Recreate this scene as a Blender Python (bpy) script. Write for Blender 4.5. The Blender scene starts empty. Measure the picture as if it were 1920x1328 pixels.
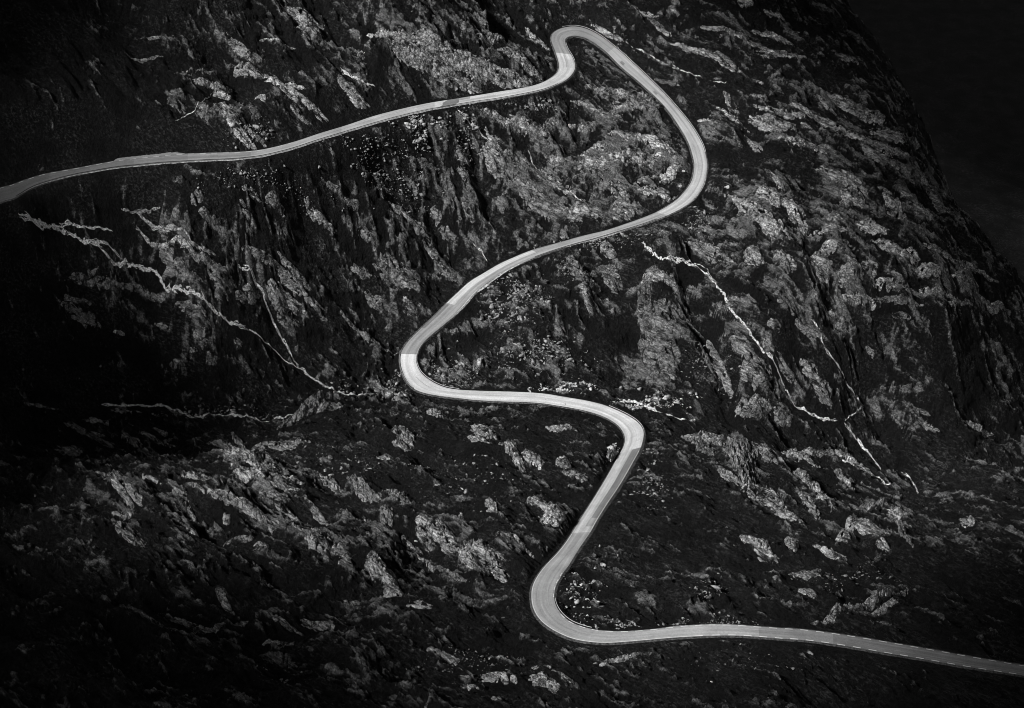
import bpy, math, random
import numpy as np

# ------------------------------------------------------------------ camera, sky, sun, exposure
scene = bpy.context.scene
COL = scene.collection
S = 1.27                                   # metres per survey unit
PITCH = math.radians(33.6)
FPX = 3583.0                               # focal length in photo pixels (1920 wide)
CAM = np.array([0.0, 0.0, 454.0 * S])

cam_data = bpy.data.cameras.new("camera")
cam_data.sensor_width = 36.0
cam_data.lens = 36.0 * FPX / 1920.0
cam_data.clip_start = 1.0
cam_data.clip_end = 20000.0
cam = bpy.data.objects.new("camera", cam_data)
cam.location = CAM
cam.rotation_euler = (math.radians(90) - PITCH, 0, 0)
COL.objects.link(cam)
scene.camera = cam

SUN_AZ = math.radians(-124)                 # measured from +Y towards +X
SUN_EL = math.radians(45)
to_sun = np.array([math.sin(SUN_AZ) * math.cos(SUN_EL), math.cos(SUN_AZ) * math.cos(SUN_EL), math.sin(SUN_EL)])

world = bpy.data.worlds.new("World")
scene.world = world
world.use_nodes = True
wn, wl = world.node_tree.nodes, world.node_tree.links
wn.clear()
w_out = wn.new("ShaderNodeOutputWorld")
w_bg = wn.new("ShaderNodeBackground")
w_sky = wn.new("ShaderNodeTexSky")
w_sky.sky_type = 'NISHITA'
w_sky.sun_disc = False
w_sky.sun_elevation = SUN_EL
w_sky.sun_rotation = SUN_AZ
w_bw = wn.new("ShaderNodeRGBToBW")          # black and white photograph: neutral daylight
wl.new(w_sky.outputs[0], w_bw.inputs[0])
wl.new(w_bw.outputs[0], w_bg.inputs[0])
w_bg.inputs[1].default_value = 0.05
wl.new(w_bg.outputs[0], w_out.inputs[0])

sun_data = bpy.data.lights.new("sun", 'SUN')
sun_data.energy = 3.6
sun_data.angle = math.radians(6.5)
sun_data.color = (1, 1, 1)
sun = bpy.data.objects.new("sun", sun_data)
sun.rotation_euler = (math.radians(90) - SUN_EL, 0, math.pi - SUN_AZ)
sun.location = (0, 700, 1500)
COL.objects.link(sun)

vs = scene.view_settings
vs.view_transform = 'Standard'
vs.look = 'None'
vs.gamma = 1.0
vs.use_curve_mapping = False
vs.exposure = 0.28
scene.cycles.filter_width = 0.95

rng = np.random.default_rng(11)
random.seed(11)

# ------------------------------------------------------------------ helpers
_perm = rng.permutation(512).astype(np.int32)
_ang = rng.random(512).astype(np.float32) * 2 * np.pi
_gx, _gy = np.cos(_ang), np.sin(_ang)

def perlin(x, y):
    xi = np.floor(x).astype(np.int32); yi = np.floor(y).astype(np.int32)
    fx = (x - xi).astype(np.float32); fy = (y - yi).astype(np.float32)
    u = fx * fx * fx * (fx * (fx * 6 - 15) + 10); v = fy * fy * fy * (fy * (fy * 6 - 15) + 10)
    def g(ix, iy, dx, dy):
        h = _perm[(_perm[ix & 511] + iy) & 511]
        return _gx[h] * dx + _gy[h] * dy
    a = g(xi, yi, fx, fy); b = g(xi + 1, yi, fx - 1, fy)
    c = g(xi, yi + 1, fx, fy - 1); d = g(xi + 1, yi + 1, fx - 1, fy - 1)
    return ((a + u * (b - a)) * (1 - v) + (c + u * (d - c)) * v) * 1.5

def fbm(x, y, o=4, gain=0.5):
    r = 0; a = 1.0; t = 0
    for i in range(o):
        r = r + a * perlin(x + 17.3 * i, y - 9.1 * i); t += a
        x = x * 2.03; y = y * 2.03; a *= gain
    return r / t

def ridged(x, y, o=3, gain=0.5):
    r = 0; a = 1.0; t = 0
    for i in range(o):
        n = 1 - np.abs(perlin(x + 31.7 * i, y + 11.9 * i)) * 1.6
        r = r + a * n; t += a
        x = x * 2.1; y = y * 2.1; a *= gain
    return r / t

def sstep(a, b, x):
    t = np.clip((x - a) / (b - a), 0, 1)
    return t * t * (3 - 2 * t)

def ray(px, py):
    cx, cy = (px - 960.0) / FPX, -(py - 664.0) / FPX
    sp, cp = math.sin(PITCH), math.cos(PITCH)
    return np.array([cx, cp + cy * sp, -sp + cy * cp])

def at_z(px, py, z):
    d = ray(px, py)
    return CAM + d * ((z - CAM[2]) / d[2])

# ------------------------------------------------------------------ the lie of the land: surveyed heights
CP = [  # (column, row, height)
 (0,1328,80),(320,1328,84),(640,1328,86),(960,1328,86),(1280,1328,85),(1600,1328,74),(1920,1328,62),
 (-150,1400,85),(960,1450,98),(2100,1400,62),(-150,1100,62),(-150,900,42),
 (1000,1100,70),(1080,1195,75),(1180,1194,75),(1420,1185,71),(1660,1210,65),(1900,1260,60),
 (1090,1000,56),(1140,920,40),(1185,830,24),(1110,765,11),(1000,745,6),(880,740,4),(780,715,3),(765,660,6),
 (830,590,14),(950,497,25),(1060,455,32),(1240,400,42),(1310,330,50),(1290,230,58),(1180,115,67),(1085,58,72),
 (1045,85,73),(1062,130,74),(1000,168,76),(830,196,80),(640,245,83),(500,285,86),(300,296,89),(100,330,92),(0,362,94),
 (40,400,84),(200,480,62),(330,470,62),(310,540,44),(440,500,52),(450,600,26),(530,640,16),(600,715,5),(640,742,3),
 (0,500,70),(60,620,45),(150,690,26),(0,760,24),(200,757,14),(370,776,9),(520,778,6),
 (300,650,24),(250,870,40),(60,870,40),(300,980,58),(60,1050,64),(300,1160,70),(600,860,34),(620,1000,54),(640,1160,70),
 (560,768,11),(620,762,11),(800,800,20),(800,900,40),(860,1050,62),(980,860,38),(1000,960,55),(1100,850,24),
 (850,300,60),(900,430,36),(800,520,22),(700,470,38),(600,560,28),(700,620,12),(560,400,60),(680,330,66),
 (1100,340,50),(1130,250,58),(1040,260,60),(1200,300,52),(1100,180,68),
 (1000,600,22),(930,660,9),(1100,650,13),(1100,560,27),(1200,480,38),(1250,500,36),(1240,600,20),(1250,715,4),(1180,720,6),
 (1180,748,5),(1300,778,0),(1420,640,22),(1380,560,33),(1500,740,0),(1560,780,-8),(1480,560,38),(1420,450,46),(1600,620,20),(1620,755,-10),
 (1660,900,-24),(1720,920,-30),(1400,860,22),(1500,880,16),(1300,840,16),(1350,960,40),(1500,1000,38),(1250,1000,50),(1200,1100,64),
 (1450,1120,60),(1650,1050,38),(1800,1150,50),(1780,1000,10),(1880,900,-20),(1950,1050,10),(1750,700,0),(1700,800,-18),(1850,780,-25),
 (1600,480,40),(1650,380,46),(1500,330,52),(1450,200,60),(1550,150,60),(1400,60,72),(1250,20,77),
 (1800,600,16),(1880,640,-4),(1950,760,-30),
 (640,0,112),(900,10,89),(640,110,98),(800,110,92),(950,110,84),(400,120,106),(440,210,96),(300,0,126),(0,0,140),(0,150,120),(150,240,104),
 (-150,300,110),(-150,500,90),(-150,0,150),(700,-80,130),(1100,-80,90),(1400,-80,92),(300,-100,150),
]
pts = [at_z(a, b, z * S) for a, b, z in CP]
# the shoulder on the far right breaks off into the side valley
for (a, b, z) in [(1500,-60,70),(1590,50,64),(1665,190,54),(1745,370,42),(1835,480,26),(1920,590,2)]:
    p = at_z(a, b, z * S); pts.append(p)
    for k, dz in ((1, -34), (2, -100), (3.5, -220)):
        pts.append(p + np.array([30.0 * k, 34.0 * k, dz]))
pts = np.array(pts)
PX, PY, PZ = pts[:, 0], pts[:, 1], pts[:, 2]

def _phi(d2):
    return d2 * np.log(d2 + 1e-6)

_n = len(pts); SC = 100.0
_A = np.zeros((_n + 3, _n + 3))
_dx = (PX[:, None] - PX[None]) / SC; _dy = (PY[:, None] - PY[None]) / SC
_A[:_n, :_n] = _phi(_dx ** 2 + _dy ** 2) + np.eye(_n) * 0.02
_A[:_n, _n:] = np.stack([np.ones(_n), PX / SC, PY / SC], 1)
_A[_n:, :_n] = _A[:_n, _n:].T
_w = np.linalg.solve(_A, np.concatenate([PZ, np.zeros(3)]))

def lay(x, y):
    x = np.asarray(x, float); y = np.asarray(y, float)
    sh = x.shape; x = x.ravel(); y = y.ravel()
    out = np.empty(x.shape)
    qx = (PX / SC).astype(np.float32); qy = (PY / SC).astype(np.float32); ww = _w[:_n].astype(np.float32)
    for i in range(0, len(x), 20000):
        xs = (x[i:i + 20000] / SC).astype(np.float32); ys = (y[i:i + 20000] / SC).astype(np.float32)
        d2 = (xs[:, None] - qx[None]) ** 2 + (ys[:, None] - qy[None]) ** 2
        out[i:i + 20000] = _phi(d2) @ ww + _w[_n] + _w[_n + 1] * xs + _w[_n + 2] * ys
    return out.reshape(sh)

_T = np.linspace(380, 2200, 420)
def hit(px, py, fn=lay):
    d = ray(px, py); d = d / np.linalg.norm(d)
    P = CAM[None] + d[None] * _T[:, None]
    g = P[:, 2] - fn(P[:, 0], P[:, 1])
    k = np.argmax(g < 0)
    if k == 0:
        k = len(_T) - 1
    a, b = _T[k - 1], _T[k]
    for _ in range(14):
        m = (a + b) / 2; p = CAM + d * m
        if p[2] - fn(np.array([p[0]]), np.array([p[1]]))[0] < 0: b = m
        else: a = m
    return CAM + d * b

# ------------------------------------------------------------------ the road's two edges, traced
ROAD = [((-60,374),(-60,410)),((0,352),(0,379)),((20,347),(25,372)),((50,336),(55,354)),((83,326),(83,343)),((133,317),(133,329.5)),((183,307.5),(183,320)),
((220,301),(220,314)),((250,297),(250,311)),((300,292),(300,306)),((333,289),(333,304)),((383,287),(383,301)),((433,285.5),(433,299)),((467,283.5),(467,296)),
((500,279),(500,291)),((550,266.5),(550,278.5)),((600,250),(600,262)),((650,235),(650,247)),((700,218),(700,232)),((750,205),(750,218.5)),((800,194),(800,207)),
((850,186),(850,198)),((900,178),(900,190)),((930,173),(930,186)),((980,165),(980,177)),((1010,157.5),(1018,169)),((1030,148),(1047,157.5)),((1043,138),(1065,147)),
((1048,128),(1077,132)),((1047.5,117),(1077.5,118)),((1043,102),(1072,105)),((1037.5,87),(1064,92)),((1034,77),(1059.5,79)),((1034.5,67),(1061,72)),((1040,59.5),(1067,68.5)),
((1053,53),(1076,67)),((1072,49.7),(1085,68)),((1092,51.7),(1097,71)),((1113,60),(1110,78)),((1133,73),(1124,87)),((1153,89),(1139,99)),((1170,103),(1156,117)),
((1187,119),(1172,132)),((1207,137.5),(1193,149)),((1227,157),(1213,167)),((1247,177),(1233,186)),((1263,195),(1249,203)),((1280,215),(1264,223)),((1297,237),(1277,243)),
((1309,256),(1287,260)),((1318,273),(1294,276)),((1323,290),(1299,293)),((1326,307),(1302,308)),((1325,322),(1301,323)),((1320,342),(1297,339)),((1312,359),(1288,354)),
((1297,377),(1272,372)),((1277,391),(1253,386)),((1253,403),(1233,397)),((1227,413.5),(1207,408)),((1193,425),(1173,420)),((1153,437),(1137,432)),((1113,449),(1097,441.5)),
((1080,457.5),(1062,451)),((1047,467.5),(1030,460)),((1013,479),(998,469)),((980,492),(963,483)),((950,507),(935,496)),((924,523.5),(906,513)),((900,541),(880,529)),
((882,558.5),(858,549)),((867,577),(838,568)),((850,594),(817,590)),((828,613),(797,609)),((807,630),(777,628)),((790,647),(762,645)),((782,662),(752.5,661)),
((780,676),(750,676)),((784,690),(752,691)),((792,702),(757.5,706)),((805,712.5),(765,718)),((820,721),(777,729.5)),((838,727.5),(796,737)),((862,731),(825,742.5)),
((887,732.5),(862,747)),((920,733.7),(897,750.5)),((970,735),(946,753)),((1018,738),(1004,755)),((1055,744),(1045,760.5)),((1097,751),(1083,767)),((1130,759),(1115,775)),
((1157,769.5),(1140,785)),((1180,781),(1158,797)),((1197,793),(1168,810)),((1206,807),(1172,823)),((1206,823),(1169,838)),((1200,843),(1160,854)),((1188,865),(1148,876)),
((1173,892),(1135,899)),((1157,918),(1121,922)),((1140,943),(1106,946)),((1120,975),(1088,974)),((1107,998),(1072,1000)),((1093,1018),(1060,1018)),((1080,1038),(1044,1038)),
((1065,1062),(1022,1061)),((1053,1078),(1007,1081)),((1042,1100),(998,1100)),((1039,1120),(996,1120)),((1043,1137),(999,1139)),((1053,1152),(1008,1157)),((1068,1165),(1024,1173)),
((1087,1173.5),(1047,1187)),((1110,1180),(1074,1198)),((1135,1183),(1107,1204)),((1168,1184),(1143,1205.5)),((1210,1181.7),(1193,1202)),((1260,1176),(1243,1197.5)),
((1300,1172.5),(1285,1194.5)),((1342,1171),(1340,1192)),((1383,1172),(1383,1192)),((1422,1175),(1423,1194.5)),((1467,1178),(1467,1198)),((1507,1180.5),(1507,1200.5)),
((1557,1186.7),(1557,1207)),((1607,1194),(1607,1215)),((1657,1202.5),(1657,1224)),((1707,1211),(1707,1232)),((1753,1219),(1753,1240)),((1803,1228),(1803,1249)),((1867,1239),(1867,1259)),
((1920,1248),(1920,1267)),((2000,1262),(2000,1281)),((2100,1280),(2100,1299))]
RA = np.array([r[0] for r in ROAD], float); RB = np.array([r[1] for r in ROAD], float)
RC = (RA + RB) / 2
rz = np.array([hit(*c)[2] for c in RC])
for _ in range(4):
    rz[1:-1] = rz[1:-1] * 0.5 + (rz[:-2] + rz[2:]) * 0.25
EA = np.array([at_z(a[0], a[1], z) for a, z in zip(RA, rz)])
EB = np.array([at_z(b[0], b[1], z) for b, z in zip(RB, rz)])

def catmull(P, n):
    out = []
    Q = np.vstack([2 * P[0] - P[1], P, 2 * P[-1] - P[-2]])
    for i in range(1, len(Q) - 2):
        p0, p1, p2, p3 = Q[i - 1:i + 3]
        for t in np.arange(n) / n:
            out.append(0.5 * ((2 * p1) + (p2 - p0) * t + (2 * p0 - 5 * p1 + 4 * p2 - p3) * t * t + (3 * p1 - p0 - 3 * p2 + p3) * t ** 3))
    out.append(P[-1])
    return np.array(out)

NSUB = 10
EAs = catmull(EA, NSUB); EBs = catmull(EB, NSUB)
for E in (EAs, EBs):
    for _ in range(6):
        E[1:-1] = E[1:-1] * 0.5 + (E[:-2] + E[2:]) * 0.25
RCs = (EAs + EBs) / 2
RCs[:, 2] = (EAs[:, 2] + EBs[:, 2]) / 2
HW = np.linalg.norm((EAs - EBs)[:, :2], axis=1) / 2
CUM = np.concatenate([[0], np.cumsum(np.linalg.norm(np.diff(RCs[:, :2], axis=0), axis=1))])
RPIX = catmull(np.hstack([RC, RC[:, :1] * 0]), NSUB)[:, :2]
RPA = catmull(np.hstack([RA, RA[:, :1] * 0]), NSUB)[:, :2]
RPB = catmull(np.hstack([RB, RB[:, :1] * 0]), NSUB)[:, :2]
def road_k(px, py, side=None):
    R = {None: RPIX, 'A': RPA, 'B': RPB}[side]
    return int(np.argmin(((R - np.array([px, py])) ** 2).sum(1)))
print("road length", CUM[-1], "width", HW.min() * 2, HW.mean() * 2, HW.max() * 2, "z", rz.min(), rz.max())

# ------------------------------------------------------------------ streams, traced
STREAMS = [
 ("waterfall", "white stream tumbling down the left slope in braided steps", 
  [(34,400),(60,412),(75,417),(100,421),(122,432),(140,439),(170,447),(186,460),(205,480),(222,492),(242,490),(265,497),(290,505),(303,520),(308,535),(318,541),(345,540),(365,546),(385,560),(400,577),(420,592),(440,603),(465,613)], 5),
 ("stream", "thin lower run of the left stream above the gully",
  [(465,613),(490,630),(512,648),(528,664),(545,678),(562,687)], 3),
 ("stream", "short side braid beside the left stream on dark slabs", [(172,446),(195,450),(212,463),(228,484)], 4),
 ("stream", "upper braid of the left stream running towards the right", [(102,421),(118,414),(140,419),(160,422),(185,421),(212,425)], 3),
 ("waterfall", "straight waterfall fanning out over smooth slabs left of centre",
  [(445,493),(460,500),(472,510),(480,528),(492,540),(497,560),(505,580),(512,598),(520,615),(530,635),(541,652),(550,670),(562,686)], 5.5),
 ("stream", "white stream in the gully below the two left falls", [(562,686),(580,700),(600,713),(618,724),(640,732),(668,738),(700,734)], 6),
 ("stream", "pale stream bed lying across the gully at far left", [(190,755),(240,757),(280,756),(310,757),(335,767),(355,777),(375,778),(388,771),(420,775),(470,779),(520,778),(548,774)], 6),
 ("stream", "white stream rushing right of the middle road bend", [(1150,742),(1165,747),(1182,747),(1205,754),(1222,763),(1240,771),(1258,775),(1280,782),(1305,785)], 6.5),
 ("waterfall", "long thin waterfall winding down the right cliff", 
  [(1205,447),(1212,460),(1230,475),(1247,483),(1270,486),(1300,492),(1320,505),(1340,525),(1355,545),(1365,565),(1375,585),(1400,610),(1415,630),(1430,655),(1445,668),(1455,680),(1462,700),(1470,720),(1480,740),(1490,755),(1510,765),(1530,775),(1555,781),(1572,783)], 3.6),
 ("stream", "thin trickle over the brow beside the right waterfall", [(1247,483),(1260,478),(1290,484),(1310,490),(1325,500),(1343,522)], 2.6),
 ("waterfall", "short fine waterfall farthest right on the dark cliff", [(1522,592),(1537,620),(1545,642),(1560,665),(1575,687),(1585,705),(1600,730),(1612,748),(1620,758)], 3.2),
 ("stream", "faint stream joining the two right waterfalls", [(1620,760),(1605,768),(1595,776),(1584,788)], 2.2),
 ("waterfall", "lowest white cascade at the foot of the right cliff", [(1584,788),(1600,812),(1612,826),(1630,845),(1645,865),(1653,878)], 5),
 ("stream", "curved white runnel on the right spur", [(1612,868),(1635,884),(1652,893),(1663,905),(1678,911)], 4.5),
 ("stream", "small hooked runnel at the right spur's end", [(1690,881),(1708,893),(1716,908),(1722,923)], 3.5),
 ("stream", "broken white brook above the upper right road leg", [(1183,83),(1195,90),(1210,96),(1226,103),(1235,112),(1253,118)], 3.2),
 ("stream", "bright straight brook right of the upper road leg", [(1261,121),(1275,126),(1290,132),(1305,137),(1318,142)], 4),
 ("stream", "last white pools of the upper right brook", [(1338,147),(1352,150),(1368,153)], 4),
 ("stream", "white brook above the upper road near the dark patch", [(638,127),(655,138),(670,147),(685,157),(705,163)], 4.5),
 ("stream", "thin brook winding through slabs inside the road loop", [(990,279),(997,292),(1000,305),(1010,315),(1030,328),(1055,345),(1075,362),(1097,380)], 3),
 ("stream", "short trickle falling below the upper road's dark patch", [(858,207),(866,214),(880,226),(900,245),(925,264)], 3),
 ("stream", "faint trickle climbing the upper left hillside", [(325,234),(345,213),(370,195),(397,169)], 1.2),
 ("stream", "white trickle ending at the middle road's upper edge", [(886,452),(896,466),(906,478),(914,492)], 3.2),
]
# ------------------------------------------------------------------ distance rasters to road and streams
GX0, GX1, GY0, GY1, GR = -520.0, 620.0, 400.0, 1500.0, 0.75
gw, gh = int((GX1 - GX0) / GR), int((GY1 - GY0) / GR)
D_road = np.full((gh, gw), 60.0, np.float32); Z_road = np.zeros((gh, gw), np.float32); Y_road = np.zeros((gh, gw), np.float32)
D_str = np.full((gh, gw), 30.0, np.float32)
def splat(D, P, off, R, ZY=None):
    step = np.linalg.norm(np.diff(P[:, :2], axis=0), axis=1)
    t = np.concatenate([[0], np.cumsum(step)])
    tt = np.arange(0, t[-1], 0.6)
    X = np.interp(tt, t, P[:, 0]); Y = np.interp(tt, t, P[:, 1]); Z = np.interp(tt, t, P[:, 2]); O = np.interp(tt, t, off)
    for x, y, z, o in zip(X, Y, Z, O):
        i0 = max(int((x - R - GX0) / GR), 0); i1 = min(int((x + R - GX0) / GR), gw)
        j0 = max(int((y - R - GY0) / GR), 0); j1 = min(int((y + R - GY0) / GR), gh)
        if i1 <= i0 or j1 <= j0: continue
        xx = GX0 + (np.arange(i0, i1) + 0.0) * GR; yy = GY0 + (np.arange(j0, j1) + 0.0) * GR
        d = np.sqrt((xx[None] - x) ** 2 + (yy[:, None] - y) ** 2).astype(np.float32) - o
        sub = D[j0:j1, i0:i1]; m = d < sub
        sub[m] = d[m]
        if ZY is not None:
            ZY[0][j0:j1, i0:i1][m] = z; ZY[1][j0:j1, i0:i1][m] = y
for v_, o_ in ((0.08, 0.16), (0.34, 0.5), (0.66, 0.5), (0.92, 0.16)):
    P_ = EAs * (1 - v_) + EBs * v_; P_[:, 2] = RCs[:, 2]
    splat(D_road, P_, HW * o_, 42.0, (Z_road, Y_road))

# gullies and bulges of the hillside (traced lines: depth, width; mounds: half sizes, height)
GULLY = [([(560,400),(640,500),(700,580),(755,650)],7,8),([(868,240),(890,290),(907,330),(927,385)],7,6),([(1130,480),(1165,560),(1180,640),(1190,700)],10,11),([(1285,530),(1308,600),(1330,690),(1360,745)],7,8),
 ([(620,400),(680,470),(740,540)],5,6),([(480,430),(570,490),(640,580),(700,640)],6,8),([(640,70),(720,130),(800,170)],4,7),([(560,880),(700,980),(830,1065),(900,1110)],5,8),([(640,800),(760,850),(900,900),(1040,930)],3.5,7),
 ([(350,870),(480,930),(600,985)],4,7),([(760,1020),(870,1110),(960,1160)],4,9),([(1230,880),(1400,920),(1560,990)],3.5,8),([(1350,260),(1450,300),(1560,360),(1680,400)],5,7),([(1340,375),(1420,445),(1490,540)],5,7),
 ([(1505,440),(1530,520),(1600,610)],6,8),([(1560,540),(1640,600),(1720,690)],6,9),([(1620,300),(1700,350),(1790,450)],4,7),([(990,205),(1060,260),(1150,330),(1210,370)],4,5),([(940,330),(1000,400),(1030,430)],5,6),
 ([(700,300),(770,370),(850,470)],5,6),([(400,100),(500,150),(600,215)],4,7),([(660,30),(800,60),(950,90)],4,6),([(1250,140),(1330,190),(1420,260)],3.5,8),([(300,940),(420,1010),(560,1090)],4,8),([(820,1200),(960,1230),(1100,1260)],3,7)]
MOUND = [(450,530,170,95,11),(1240,610,52,105,9),(1405,665,48,90,7),(990,240,48,26,4),(790,115,140,45,6),(900,1030,60,36,3.5),(590,762,80,22,4),(1430,400,80,40,5),(1660,470,90,40,5),(480,930,110,40,4),(1180,290,90,40,5),(750,520,60,45,6),(1390,860,60,40,4),(1010,1280,60,30,3)]
LAND = np.zeros((gh, gw), np.float32)
for pp_, dep, wid in GULLY:
    q_ = catmull(np.array([hit(a, b) for a, b in pp_]), 8)
    tmp = np.full((gh, gw), 60.0, np.float32); splat(tmp, q_, np.zeros(len(q_)), 2.6 * wid)
    LAND -= dep * np.exp(-(tmp / wid) ** 2) * (tmp < 59)
_rx, _ry = np.meshgrid(GX0 + np.arange(gw) * GR, GY0 + np.arange(gh) * GR)
for a, b, rx_, ry_, h_ in MOUND:
    c_ = hit(a, b); m_ = np.linalg.norm(c_ - CAM) / FPX
    LAND += h_ * np.exp(-(((_rx - c_[0]) / (rx_ * m_)) ** 2 + ((_ry - c_[1]) / (ry_ * m_ * 1.7)) ** 2) ** 1.5)
del _rx, _ry

def samp(G, x, y):
    u = np.clip((x - GX0) / GR, 0, gw - 1.001); v = np.clip((y - GY0) / GR, 0, gh - 1.001)
    i = u.astype(np.int32); j = v.astype(np.int32); fu = u - i; fv = v - j
    return (G[j, i] * (1 - fu) + G[j, i + 1] * fu) * (1 - fv) + (G[j + 1, i] * (1 - fu) + G[j + 1, i + 1] * fu) * fv

# ------------------------------------------------------------------ rock density over the hillside (column, row, share)
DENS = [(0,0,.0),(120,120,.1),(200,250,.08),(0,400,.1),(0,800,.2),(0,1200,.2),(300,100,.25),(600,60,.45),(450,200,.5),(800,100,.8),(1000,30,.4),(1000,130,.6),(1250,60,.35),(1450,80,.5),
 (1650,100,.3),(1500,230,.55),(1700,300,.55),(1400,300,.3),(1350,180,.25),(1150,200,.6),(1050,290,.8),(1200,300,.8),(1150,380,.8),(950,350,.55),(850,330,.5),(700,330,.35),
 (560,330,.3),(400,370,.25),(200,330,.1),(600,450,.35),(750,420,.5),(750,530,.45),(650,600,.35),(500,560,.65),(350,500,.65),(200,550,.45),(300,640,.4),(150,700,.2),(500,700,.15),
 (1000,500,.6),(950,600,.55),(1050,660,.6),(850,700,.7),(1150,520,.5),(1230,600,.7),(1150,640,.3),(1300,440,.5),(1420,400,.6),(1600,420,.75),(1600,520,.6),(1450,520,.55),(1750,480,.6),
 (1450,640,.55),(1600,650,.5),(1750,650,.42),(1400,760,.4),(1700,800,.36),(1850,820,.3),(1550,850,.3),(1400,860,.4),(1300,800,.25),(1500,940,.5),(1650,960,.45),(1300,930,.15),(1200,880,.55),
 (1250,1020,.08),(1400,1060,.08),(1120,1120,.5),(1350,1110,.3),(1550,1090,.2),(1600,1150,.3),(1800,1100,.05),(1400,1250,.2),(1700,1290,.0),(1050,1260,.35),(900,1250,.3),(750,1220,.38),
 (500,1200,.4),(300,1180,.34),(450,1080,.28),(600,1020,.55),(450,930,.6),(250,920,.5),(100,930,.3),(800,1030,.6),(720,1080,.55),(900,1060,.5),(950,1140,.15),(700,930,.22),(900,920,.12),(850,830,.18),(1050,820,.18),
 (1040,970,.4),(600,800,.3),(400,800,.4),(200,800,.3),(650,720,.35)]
dp = np.array([hit(a, b)[:2] for a, b, _ in DENS]); dv = np.array([d for _, _, d in DENS])
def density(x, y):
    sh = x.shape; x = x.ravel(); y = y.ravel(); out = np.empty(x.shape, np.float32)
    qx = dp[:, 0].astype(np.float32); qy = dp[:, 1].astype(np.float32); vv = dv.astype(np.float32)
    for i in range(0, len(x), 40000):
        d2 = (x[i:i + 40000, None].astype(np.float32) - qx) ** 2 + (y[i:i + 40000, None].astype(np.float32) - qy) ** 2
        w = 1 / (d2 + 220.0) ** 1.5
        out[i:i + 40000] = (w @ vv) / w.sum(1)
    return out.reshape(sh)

# ------------------------------------------------------------------ terrain function
def grain(x, y, deg):
    a = math.radians(deg)
    return x * math.cos(a) - y * math.sin(a), x * math.sin(a) + y * math.cos(a)

SR = 5.0
_sx, _sy = np.meshgrid(np.arange(GX0, GX1, SR), np.arange(GY0, GY1, SR))
_sz = lay(_sx, _sy)
_sgy, _sgx = np.gradient(_sz, SR)
SLOPE = np.hypot(_sgy, _sgx)
def slope_at(x, y):
    u = np.clip((x - GX0) / SR, 0, SLOPE.shape[1] - 1.001); v = np.clip((y - GY0) / SR, 0, SLOPE.shape[0] - 1.001)
    i = u.astype(np.int32); j = v.astype(np.int32); fu = u - i; fv = v - j
    return (SLOPE[j, i] * (1 - fu) + SLOPE[j, i + 1] * fu) * (1 - fv) + (SLOPE[j + 1, i] * (1 - fu) + SLOPE[j + 1, i + 1] * fu) * fv

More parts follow.
